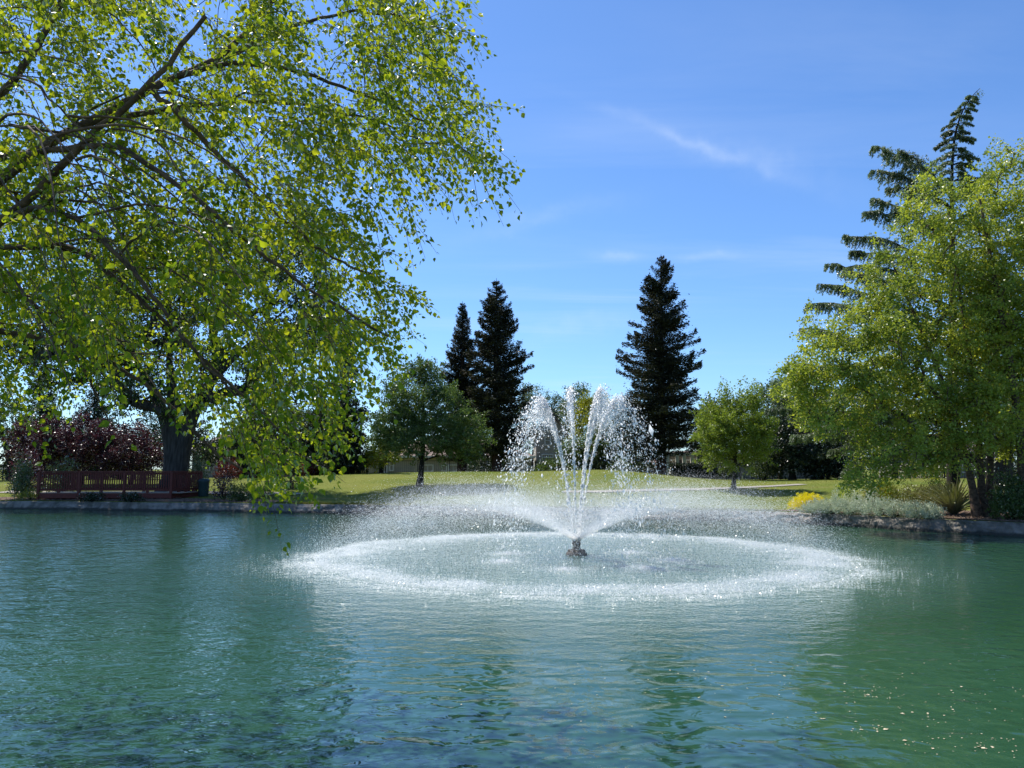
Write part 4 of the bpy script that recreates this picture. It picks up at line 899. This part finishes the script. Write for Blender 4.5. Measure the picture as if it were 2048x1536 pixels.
def umbrella():
    b = gat(1293, 72); M['canvas'] = simple('pale pink canvas', (.62, .45, .42), (.55, .4, .37), 1, .8); M['white'] = simple('white paint', (.72, .72, .70), (.62, .62, .6), 2, .6)
    top = at(1293, 912, 72)[2]; root = empty('patio_umbrella', tuple(b), 'pale pink patio umbrella behind the shrubs left of the broadest redwood trunk', 'umbrella')
    h = top-b[2]; m = MB(); n = 8; a = np.linspace(0, 2*np.pi, n, endpoint=False)
    V = [[b[0], b[1], top]] + [[b[0]+1.5*math.cos(t), b[1]+1.5*math.sin(t), top-.62] for t in a] + [[b[0]+1.5*math.cos(t), b[1]+1.5*math.sin(t), top-.80] for t in a]
    i = np.arange(n); j = (i+1) % n
    m.add(V, np.stack([1+i, 1+j, 9+j, 9+i], 1), np.stack([np.zeros(n, int), 1+i, 1+j], 1)); m.build('canopy', M['canvas'], root)
    MB().tube([b, b + (0, 0, h)], [.03, .03], 8).build('pole', M['white'], root)
umbrella()

# ------------------------------------------------------------------ fences
M['iron'] = simple('black painted iron', (.012, .012, .013), (.008, .008, .008), 3, .5, spec=.4)
M['board'] = simple('grey brown fence boards', (.16, .115, .085), (.10, .075, .055), 3, .85, .0, (4, 4, .6))
def fence(px0, Y0, px1, Y1, h, label, pick=.14, name='iron_fence'):
    a, b_ = gat(px0, Y0), gat(px1, Y1); L_ = np.hypot(*(b_-a)[:2]); root = empty(name, tuple(a), label, 'fence', 'fences behind the lawn')
    n = int(L_/2.4); t = np.linspace(0, 1, n+1); P = a[None, :2] + (b_-a)[None, :2]*t[:, None]; z = gz(P[:, 0], P[:, 1])
    m1 = MB(); m2 = MB(); mp_ = MB()
    for q in range(n):
        p0 = np.array([*P[q], z[q]]); p1 = np.array([*P[q+1], z[q+1]])
        m1.bar(p0+(0, 0, h-.05), p1+(0, 0, h-.05), .035, .04); m2.bar(p0+(0, 0, .18), p1+(0, 0, .18), .03, .035)
        for w in np.arange(pick, 2.4-.01, pick):
            c = p0 + (p1-p0)*w/2.4; mp_.box(c + (0, 0, h/2+.03), (.013, .013, h-.12))
    m1.build('top_rail', M['iron'], root); m2.build('bottom_rail', M['iron'], root); mp_.build('pickets', M['iron'], root)
    for q in range(n+1): MB().box((P[q, 0], P[q, 1], z[q]+h/2), (.07, .07, h+.08)).build('post', M['iron'], root)
    return root
fence(640, 63, 1085, 66, 1.2, 'thin dark iron fence behind the elm and the left redwoods')
fence(1170, 65, 1545, 61.5, 1.35, 'black iron picket fence from the fountain jets to the maple', .12)
fence(1545, 61.5, 2110, 57, 1.45, 'black iron picket fence on the right below the cedar boughs', .12)
fence(-60, 62, 590, 64, 1.2, 'thin dark fence on the left behind the footbridge and plum trees')
def board_fence():
    a, b_ = gat(645, 61.5), gat(735, 61.5); root = empty('board_fence', tuple((a+b_)/2), 'dark upright board fence at the foot of the tapering cypress', 'fence'); L_ = b_[0]-a[0]; n = int(L_/.15); m = MB()
    for q in range(n): m.box((a[0]+(q+.5)*L_/n, 61.5, a[2]+.72+.01*(q % 3)), (L_/n-.012, .025, 1.5))
    m.build('boards', M['board'], root); MB().box(((a[0]+b_[0])/2, 61.56, a[2]+1.1), (L_, .05, .09)).build('rail', M['board'], root)
    for q in range(3): MB().box((a[0]+L_*q/2, 61.62, a[2]+.7), (.1, .1, 1.5)).build('post', M['board'], root)
board_fence()

# ------------------------------------------------------------------ houses
M['stucco'] = simple('cream stucco', (.36, .32, .25), (.31, .28, .22), 1.5, .9, .004)
M['stucco_grey'] = simple('grey beige siding', (.30, .28, .24), (.25, .23, .2), 1.2, .9, .004)
M['trim'] = simple('off white trim', (.72, .69, .62), (.64, .62, .56), 2, .7)
M['glass'] = simple('dark window glass', (.02, .025, .03), (.03, .035, .04), .5, .08, spec=.6)
M['door_paint'] = simple('dark grey door', (.05, .05, .055), None, 2, .5)
def roofmat():
    m, t, o = mat_base('brown roof tiles'); p = N(t, 'ShaderNodeBsdfPrincipled'); p.inputs['Roughness'].default_value = .9
    c, _ = noise_col(t, (.30, .215, .165), (.20, .14, .11), 2.5, 4)
    tcn = N(t, 'ShaderNodeTexCoord'); w = N(t, 'ShaderNodeTexWave', wave_type='BANDS', bands_direction='Z'); t.links.new(tcn.outputs['Object'], w.inputs['Vector'])
    w.inputs['Scale'].default_value = 2.2; w.inputs['Distortion'].default_value = .6
    mm = N(t, 'ShaderNodeMix', data_type='RGBA', blend_type='MULTIPLY'); mm.inputs[0].default_value = .45; t.links.new(c, mm.inputs[6]); t.links.new(w.outputs[0], mm.inputs[7])
    b = N(t, 'ShaderNodeBump'); b.inputs['Distance'].default_value = .04; t.links.new(w.outputs[1], b.inputs['Height']); t.links.new(b.outputs[0], p.inputs['Normal'])
    t.links.new(mm.outputs[2], p.inputs['Base Color']); t.links.new(p.outputs[0], o.inputs[0]); return m
M['roof'] = roofmat()
def house(px0, px1, Y, eave_py, ridge_py, label, wins, wallm='stucco', depth=9, gable_front=False, name='house', doors=(), rows=None, ground_z=None, columns=()):
    x0, x1 = at(px0, eave_py, Y)[0], at(px1, eave_py, Y)[0]; ze = at(px0, eave_py, Y)[2]; zr = at(px0, ridge_py, Y + (0 if gable_front else depth/2))[2]
    g = float(gz((x0+x1)/2, Y)) if ground_z is None else ground_z
    root = empty(name, ((x0+x1)/2, Y, g), label, 'house', 'houses behind the fences')
    w = MB(); w.box(((x0+x1)/2, Y+depth/2, (g-.5+ze)/2), (x1-x0, depth, ze-g+.5))
    e = .45; xc = (x0+x1)/2
    if gable_front:
        w.add([[x0, Y, ze], [x1, Y, ze], [xc, Y, zr-.12], [x0, Y+depth, ze], [x1, Y+depth, ze], [xc, Y+depth, zr-.12]], [[0, 3, 5, 2], [1, 2, 5, 4]], [[0, 1, 2], [3, 5, 4]])
    w.build('wall', M[wallm], root)
    r = MB(); th = .14
    if gable_front:
        sl2 = (zr-ze)/((x1-x0)/2)
        for s in (-1, 1):
            xe = xc + s*((x1-x0)/2+e); zl = zr - sl2*((x1-x0)/2+e)
            V = [[xc, Y-e, zr], [xe, Y-e, zl], [xe, Y+depth+e, zl], [xc, Y+depth+e, zr]]; V += [[a, b2, c+th] for a, b2, c in V]
            r.add(V, [[3, 2, 1, 0], [4, 5, 6, 7], [0, 1, 5, 4], [1, 2, 6, 5], [2, 3, 7, 6], [3, 0, 4, 7]])
    else:
        hip = min(depth/2, (x1-x0)/3)
        A = [[x0-e, Y-e, ze-.05], [x1+e, Y-e, ze-.05], [x1+e, Y+depth+e, ze-.05], [x0-e, Y+depth+e, ze-.05]]; B = [[x0+hip, Y+depth/2, zr], [x1-hip, Y+depth/2, zr]]
        V = A + [[a, b2, c+th] for a, b2, c in A] + B
        r.add(V, [[0, 3, 2, 1], [0, 1, 5, 4], [1, 2, 6, 5], [2, 3, 7, 6], [3, 0, 4, 7], [4, 5, 9, 8], [6, 7, 8, 9]], [[5, 6, 9], [7, 4, 8]])
    rf = r.build('roof', M['roof'], root)
    fb = MB().box((xc, Y-e-.02, (ze+.02) if not gable_front else ze-.3), ((x1-x0)+2*e, .04, .18))
    if not gable_front: fb.build('fascia', M['trim'], root)
    for (wx0, wy0, wx1, wy1, nx, ny) in wins:
        a = at(wx0, wy1, Y-.06); b_ = at(wx1, wy0, Y-.06); cx, cz = (a[0]+b_[0])/2, (a[2]+b_[2])/2; ww, hh = b_[0]-a[0], b_[2]-a[2]; f = .10
        m = MB(); yy = Y-.05
        m.box((cx, yy, cz+hh/2), (ww+f, .10, f)).box((cx, yy, cz-hh/2), (ww+f, .10, f)); m.box((cx-ww/2, yy, cz), (f, .10, hh-f)).box((cx+ww/2, yy, cz), (f, .10, hh-f))
        for q in range(1, nx): m.box((cx-ww/2+ww*q/nx, yy+.01, cz), (.05, .06, hh-f))
        for q in range(1, ny): m.box((cx, yy+.012, cz-hh/2+hh*q/ny), (ww-f, .05, .05))
        fr = m.build('window', M['trim'], root)
        MB().box((cx, Y-.012, cz), (ww-f, .03, hh-f)).build('pane', M['glass'], fr)
    for (dx0, dy0, dx1, dy1) in doors:
        a = at(dx0, dy1, Y); b_ = at(dx1, dy0, Y); d = MB().box(((a[0]+b_[0])/2, Y-.03, (a[2]+b_[2])/2), (b_[0]-a[0], .06, b_[2]-a[2])).build('door', M['door_paint'], root)
        m = MB().box((a[0]+.12, Y-.09, (a[2]+b_[2])/2), (.04, .06, .14)).build('handle', M['trim'], d)
    for px in columns:
        x = at(px, eave_py, Y-1.2)[0]; MB().box((x, Y-1.2, (g-.2+ze)/2), (.28, .28, ze-g+.2)).build('column', M['trim'], root)
    if columns:
        xa, xb = at(columns[0], eave_py, Y-1.2)[0], at(columns[-1], eave_py, Y-1.2)[0]
        MB().box(((xa+xb)/2, Y-1.2, ze-.12), (xb-xa+.5, .32, .26)).build('porch_beam', M['trim'], root)
    return root
house(385, 560, 82, 905, 852, 'house with a brown tiled roof seen between the oak trunk and the cypresses', [(400, 918, 420, 940, 1, 2)])
house(555, 640, 72, 905, 880, 'small cream house with white framed windows behind the picnic table', [(593, 920, 606, 938, 1, 1), (612, 920, 625, 940, 1, 2), (570, 922, 582, 938, 1, 1)], depth=7)
house(735, 1062, 74, 914, 878, 'long low cream bungalow behind the elm and the left redwoods', [(779, 921, 787, 941, 1, 2), (764, 932, 774, 944, 1, 1), (884, 931, 893, 942, 1, 1), (897, 930, 916, 943, 2, 1), (845, 930, 866, 943, 2, 1), (960, 930, 975, 943, 1, 1), (1010, 930, 1030, 943, 2, 1)])
house(1072, 1130, 78, 862, 824, 'two storey gabled cream house seen through the left water jets', [(1090, 872, 1101, 890, 1, 2), (1084, 909, 1106, 915, 5, 1), (1086, 922, 1106, 945, 3, 2)], gable_front=True, name='gabled_house')
house(1333, 1500, 70, 907, 902, 'long low grey building with white porch columns left of the maple', [(1345, 920, 1352, 950, 1, 2), (1373, 920, 1382, 944, 1, 1), (1400, 922, 1418, 942, 2, 1), (1440, 922, 1455, 944, 2, 1)], 'stucco_grey', columns=(1335, 1354, 1368, 1384, 1396, 1420), doors=((1356, 920, 1366, 950), (1385, 920, 1394, 950)))
house(1500, 1640, 72, 910, 902, 'grey beige single storey house behind the dark trees right of the maple', [(1512, 925, 1522, 945, 1, 2), (1545, 925, 1558, 945, 2, 2), (1580, 922, 1590, 945, 1, 1), (1612, 922, 1624, 940, 2, 1)], 'stucco_grey')
house(1850, 2010, 70, 905, 872, 'cream house with white windows behind the iron fence at the right', [(1868, 922, 1876, 945, 1, 2), (1882, 920, 1892, 945, 1, 1), (1925, 922, 1950, 945, 2, 1)], 'stucco_grey', columns=(1856, 1878, 1896))

# ------------------------------------------------------------------ fountain
def dropmat(name, tr=.5, k=.9):
    m, t, o = mat_base(name); d = N(t, 'ShaderNodeBsdfDiffuse'); d.inputs[0].default_value = (k, k, k, 1)
    tl = N(t, 'ShaderNodeBsdfTranslucent'); tl.inputs[0].default_value = (k, k, k, 1)
    a = N(t, 'ShaderNodeMixShader'); a.inputs[0].default_value = tr; t.links.new(d.outputs[0], a.inputs[1]); t.links.new(tl.outputs[0], a.inputs[2])
    g = N(t, 'ShaderNodeBsdfGlossy'); g.inputs['Roughness'].default_value = .18
    b = N(t, 'ShaderNodeMixShader'); b.inputs[0].default_value = .10; t.links.new(a.outputs[0], b.inputs[1]); t.links.new(g.outputs[0], b.inputs[2])
    t.links.new(b.outputs[0], o.inputs[0]); return m
M['drops'] = dropmat('water drops', .72, .98)
TET = (np.array([[.9, 0, 0], [-.45, .5, -.25], [-.45, -.5, -.25], [-.2, 0, .55]]), [], [[0, 1, 2], [0, 2, 3], [0, 3, 1], [1, 3, 2]])
FLK = (np.array([[.9, 0, .1], [-.5, .55, .15], [-.5, -.55, .15], [.0, 0, -.25]]), [], [[0, 1, 3], [0, 3, 2]])
CUP = (np.array([[1, 0, 0], [-1, 0, 0], [0, .6, 0], [0, -.6, 0], [0, 0, .5]]), [], [[0, 2, 4], [2, 1, 4], [1, 3, 4], [3, 0, 4]])
OCT = (np.array([[1, 0, 0], [-1, 0, 0], [0, .6, 0], [0, -.6, 0], [0, 0, .6], [0, 0, -.6]]), [], [[0, 2, 4], [2, 1, 4], [1, 3, 4], [3, 0, 4], [2, 0, 5], [1, 2, 5], [3, 1, 5], [0, 3, 5]])
def fountain():
    root = empty('floating_fountain', tuple(FC), 'floating lake fountain with six tall jets and a wide low cone of spray', 'fountain')
    M['fount'] = simple('brown weathered fibreglass', (.14, .105, .085), (.07, .055, .045), 12, .6, .01, spec=.5)
    MB().lathe(FC, [(0, -.2), (.25, -.2), (.28, -.02), (.26, .06), (.20, .11), (.13, .15), (0, .15)], 28).build('float', M['fount'], root, True)
    m = MB().lathe(FC, [(0, .12), (.10, .12), (.11, .18), (.08, .20), (.10, .24), (.115, .29), (.09, .33), (.04, .35), (0, .35)], 22)
    for a in np.linspace(0, 2*np.pi, 6, endpoint=False): m.tube([FC + (.08*math.cos(a), .08*math.sin(a), .30), FC + (.10*math.cos(a), .10*math.sin(a), .42)], [.022, .016], 6)
    m.build('nozzle', M['fount'], root, True)
    for a in np.linspace(.4, 2*np.pi+.4, 8, endpoint=False): MB().lathe(FC + (.20*math.cos(a), .20*math.sin(a), .11), [(.035, -.01), (.033, .02), (0, .03)], 8).build('lamp', M['fount'], root, True)
    g = 9.81; z0 = .36
    # wide cone
    n = 950000; th = R(29) + R(19)*rng.beta(1.1, 1.9, n); az = rng.uniform(0, 2*np.pi, n)
    # uneven fan: thicker in some directions
    keep = rng.random(n) < .62 + .38*np.sin(az*9 + 2*np.sin(az*3))**2; th, az = th[keep], az[keep]; n = len(th)
    Rl = np.where(rng.random(n) < .72, rng.normal(6.1, .48, n), rng.uniform(3.6, 6.9, n)) * (1 + .05*(vnoise(az*3.5, az*0, 31) - .5) + .05*(vnoise(az*13, az*0, 33) - .5)); v = np.sqrt(g*Rl/np.sin(2*th)); Tt = 2*v*np.sin(th)/g
    tm = rng.random(n)**.85*Tt*1.03
    x = v*np.cos(th)*tm; z = z0 + v*np.sin(th)*tm - g*tm*tm/2; vz = v*np.sin(th) - g*tm
    ok = z > .005; x, z, vz, az, th, v = [q[ok] for q in (x, z, vz, az, th, v)]; n = len(x)
    P = np.stack([FC[0] + x*np.cos(az), FC[1] + x*np.sin(az), z], 1) + rng.normal(size=(n, 3))*(.012 + .024*x)[:, None]*np.stack([np.ones(n), np.ones(n), np.clip(z*2, .1, 1)], 1)
    P[:, 2] = np.maximum(P[:, 2], .004)
    D = np.stack([np.cos(az)*v*np.cos(th), np.sin(az)*v*np.cos(th), vz], 1)
    sz = rng.lognormal(math.log(.0062), .42, n)*(.62 + .40*np.clip(x/5, 0, 1))*np.clip(1.2 - .6*(x-6.1), .45, 1)
    V, Fc = scatter(FLK, P, nrm(D) + rng.normal(size=(n, 3))*.25, rand_unit(n), sz); o = mesh_obj('spray_cone', V, Fc, M['drops'], root); o['kind'] = 'stuff'
    # dense sheet right at the nozzle
    n = 90000; az = rng.uniform(0, 2*np.pi, n); th = R(29.5) + R(11)*rng.random(n)**1.5; s = rng.random(n)**1.3*2.6; vv = 8.2
    tmm = s/(vv*np.cos(th)); z = z0 + vv*np.sin(th)*tmm - g*tmm*tmm/2
    P = np.stack([FC[0] + (s+.05)*np.cos(az), FC[1] + (s+.05)*np.sin(az), z], 1) + rng.normal(size=(n, 3))*(.006 + .012*s)[:, None]
    D = np.stack([np.cos(az)*np.cos(th), np.sin(az)*np.cos(th), np.sin(th)], 1)
    V, Fc = scatter(FLK, P, D, rand_unit(n), rng.uniform(.004, .010, n)); o = mesh_obj('spray_sheet', V, Fc, M['drops'], root); o['kind'] = 'stuff'
    # six jets
    lands = [(1005, 1124), (1128, 1140), (1290, 1137), (1345, 1122), (1262, 1106), (1015, 1108)]
    peaks = [4.0, 4.15, 4.2, 4.05, 4.0, 3.95]
    for (lx, ly), pk in zip(lands, peaks):
        q = onz(lx, ly) - FC; Rr = float(np.hypot(q[0], q[1])); Rr = min(max(Rr, 1.5), 2.5); az = math.atan2(q[1], q[0])
        vz0 = math.sqrt(2*g*(pk-z0)); Tt = 2*vz0/g*1.02; vh = Rr/Tt
        n1 = 4200; tm = np.abs(rng.random(n1))**1.0*Tt*.52; n2_ = 1900; tm2 = Tt*(.40 + .62*rng.random(n2_)**1.1)
        tm = np.concatenate([tm, tm2]); n = len(tm); fall = np.clip((tm/Tt-.42)/.5, 0, 1)
        scale = 1 - .12*np.abs(rng.normal(size=n))*np.clip(tm/Tt*2.4-.35, 0, 1)      # some water never reaches the top
        z = z0 + (vz0*tm - g*tm*tm/2)*np.clip(scale, .3, 1); x = vh*tm; vz = vz0 - g*tm
        clump = np.round(tm*22 + rng.normal(size=n)*.35)/22                              # pulses
        tmj = np.where(rng.random(n) < .55, clump, tm); z = z0 + (vz0*tmj - g*tmj*tmj/2)*np.clip(scale, .3, 1); x = vh*tmj
        jit = .008 + .036*(tm/Tt) + .24*fall**1.2
        P = np.stack([FC[0] + .05*math.cos(az) + x*math.cos(az), FC[1] + .05*math.sin(az) + x*math.sin(az), z], 1) + rng.normal(size=(n, 3))*jit[:, None]*np.array([1, 1, .9])
        ok = P[:, 2] > .01; P = P[ok]; vz_ = vz[ok]; f_ = fall[ok]; n = len(P)
        D = np.stack([np.full(n, vh*math.cos(az)), np.full(n, vh*math.sin(az)), vz_], 1) + rng.normal(size=(n, 3))*1.2
        sz = rng.lognormal(math.log(.0145), .5, n)*(1 + .25*f_)
        V, Fc = scatter(CUP, P, D, rand_unit(n), sz*.95, .9); mesh_obj('water_jet', V, Fc, M['drops'], root, True)
        # where it comes down
        n = 1500; c = onz(lx, ly); r_ = np.abs(rng.normal(size=n)); a = rng.uniform(0, 2*np.pi, n)
        P = np.stack([c[0] + r_*.42*np.cos(a), c[1] + r_*.42*np.sin(a), .004 + np.abs(rng.exponential(.022, n))*np.exp(-r_)], 1)
        V, Fc = scatter(FLK, P, rand_unit(n) + (0, 0, .6), rand_unit(n), rng.uniform(.008, .022, n)); o = mesh_obj('splash', V, Fc, M['drops'], root); o['kind'] = 'stuff'
    # splash ring where the cone lands, thinning outward and inward
    n = 300000; a = rng.uniform(0, 2*np.pi, n); r_ = np.where(rng.random(n) < .62, rng.normal(6.1, .45, n), rng.normal(6.45, .85, n))
    r_ *= 1 + .05*(vnoise(a*3.5, a*0, 31) - .5)
    far_ = r_ > 6.5; r_ = r_ + .5*(vnoise(a*5, a*0, 41)-.5) + .25*(vnoise(a*19, a*0, 43)-.5)
    P = np.stack([FC[0] + r_*np.cos(a), FC[1] + r_*np.sin(a), .004 + np.where(r_ < 6.5, rng.exponential(.03, n)*np.exp(-((r_-6.1)/.6)**2), 0)], 1)
    k = vnoise(P[:, 0]*2.2, P[:, 1]*2.2, 9) > rng.random(n)*.75 - .05; P = P[k]; r_ = r_[k]; far_ = far_[k]; n = len(P)
    flat = np.where(r_ > 6.45, .10, .8); D = rand_unit(n); D[:, 2] *= flat; Nn = rand_unit(n)*np.where(r_ > 6.45, .25, 1)[:, None] + (0, 0, 1)
    sz = rng.lognormal(math.log(.0095), .42, n)*np.clip(1.15 - .55*(r_-6.2), .38, 1)
    V, Fc = scatter(FLK, P, D, Nn, sz); o = mesh_obj('splash_ring', V, Fc, M['drops'], root); o['kind'] = 'stuff'
    n = 60000; a = rng.uniform(0, 2*np.pi, n); r_ = 6.4*rng.random(n)**.5
    P = np.stack([FC[0] + r_*np.cos(a), FC[1] + r_*np.sin(a), np.full(n, .006)], 1)
    V, Fc = scatter(FLK, P, rand_unit(n), rand_unit(n), rng.uniform(.004, .011, n)); o = mesh_obj('splash_specks', V, Fc, M['drops'], root); o['kind'] = 'stuff'
fountain()

# ------------------------------------------------------------------ small floating things and grass fringe
def floaters():
    n = 240; px = rng.normal(1480, 330, n); py = 1330 + np.abs(rng.normal(size=n))*60 - 10; P = []
    for a, b_ in zip(px, py):
        if 700 < a < 2048 and b_ < 1536: P.append(onz(a, b_))
    for cx, cy, s, k in ((1755, 1385, 28, 46), (1745, 1460, 26, 26), (1860, 1490, 34, 22), (1990, 1490, 40, 40), (1880, 1420, 90, 40), (1790, 1440, 40, 16)):
        for q in range(k): P.append(onz(cx + rng.normal()*s, min(1550, cy + rng.normal()*s*.32)))
    P = np.array(P) + (0, 0, .004); n = len(P)
    M['petal'] = simple('pale fallen petals', (.62, .55, .40), (.42, .33, .20), 60, .8)
    D = rand_unit(n); D[:, 2] *= .08; Nn = np.tile([0, 0, 1.], (n, 1)) + rng.normal(size=(n, 3))*.12
    V, Fc = scatter(RHOMB, P, D, Nn, rng.lognormal(math.log(.014), .5, n)); o = mesh_obj('floating_petals', V, Fc, M['petal']); tag(o, 'pale petals and leaf scraps floating on the water', 'petals', kind='stuff')
floaters()
def fringe():
    n = 52000; ph = rng.uniform(0.15, 2.75, n); r = shore_r(ph) + .05 + rng.exponential(.10, n)
    P = np.stack([LC[0] + r*np.cos(ph), LC[1] + r*np.sin(ph), np.zeros(n)], 1)
    ok = (P[:, 1] > 27) & (P[:, 0] > -12) & (P[:, 0] < onz(1560, 1045)[0]); P = P[ok]; n = len(P); P[:, 2] = gz(P[:, 0], P[:, 1]) + .0
    D = rng.normal(size=(n, 3))*.5 + (0, -.25, 1); m_ = leafmat('grass blades', (.16, .17, .03), (.28, .25, .06), .4, .02, (1.1, 1.1, .5), .5)
    V, Fc = scatter(TRI, P, D, rand_unit(n), rng.uniform(.04, .12, n), .4); o = mesh_obj('grass', V, Fc, m_); tag(o, 'shaggy grass fringe hanging over the edging wall', 'grass', kind='stuff')
    # lawn blades, uneven over the whole lawn so that its surface is not flat
    n = 160000; x = rng.uniform(-34, 38, n); y = rng.uniform(31, 63, n); t = tdist(x, y); ok = t > .3; x, y = x[ok], y[ok]; n = len(x)
    P = np.stack([x, y, gz(x, y) + .0], 1); D = rng.normal(size=(n, 3))*.6 + (0, 0, 1)
    m2 = leafmat('lawn blades', (.13, .155, .022), (.21, .21, .045), .4, .02, (1.1, 1.1, .5), .25, (.22, .19, .05))
    V, Fc = scatter(TRI, P, D, rand_unit(n), rng.uniform(.03, .07, n), .5); o = mesh_obj('lawn_grass', V, Fc, m2); tag(o, 'short mown grass blades over the lawn', 'grass', kind='stuff')
    # bark chips on the beds
    n = 30000; ph = rng.uniform(-.05, 2.9, n); r = shore_r(ph) + rng.uniform(.15, 3.2, n); P = np.stack([LC[0] + r*np.cos(ph), LC[1] + r*np.sin(ph), np.zeros(n)], 1)
    ok = (P[:, 0] > 13.2) | ((P[:, 0] < -13) & (P[:, 1] > 35)); P = P[ok]; n = len(P); P[:, 2] = gz(P[:, 0], P[:, 1]) + .035
    D = rand_unit(n); D[:, 2] *= .3; M['chips'] = simple('bark chips', (.36, .26, .19), (.12, .08, .06), 30, .9)
    V, Fc = scatter(RHOMB, P, D, rand_unit(n)*.5 + (0, 0, 1), rng.uniform(.03, .10, n), .6); o = mesh_obj('bark_chips', V, Fc, M['chips']); tag(o, 'loose bark chips on the planting beds', 'mulch', kind='stuff')
fringe()
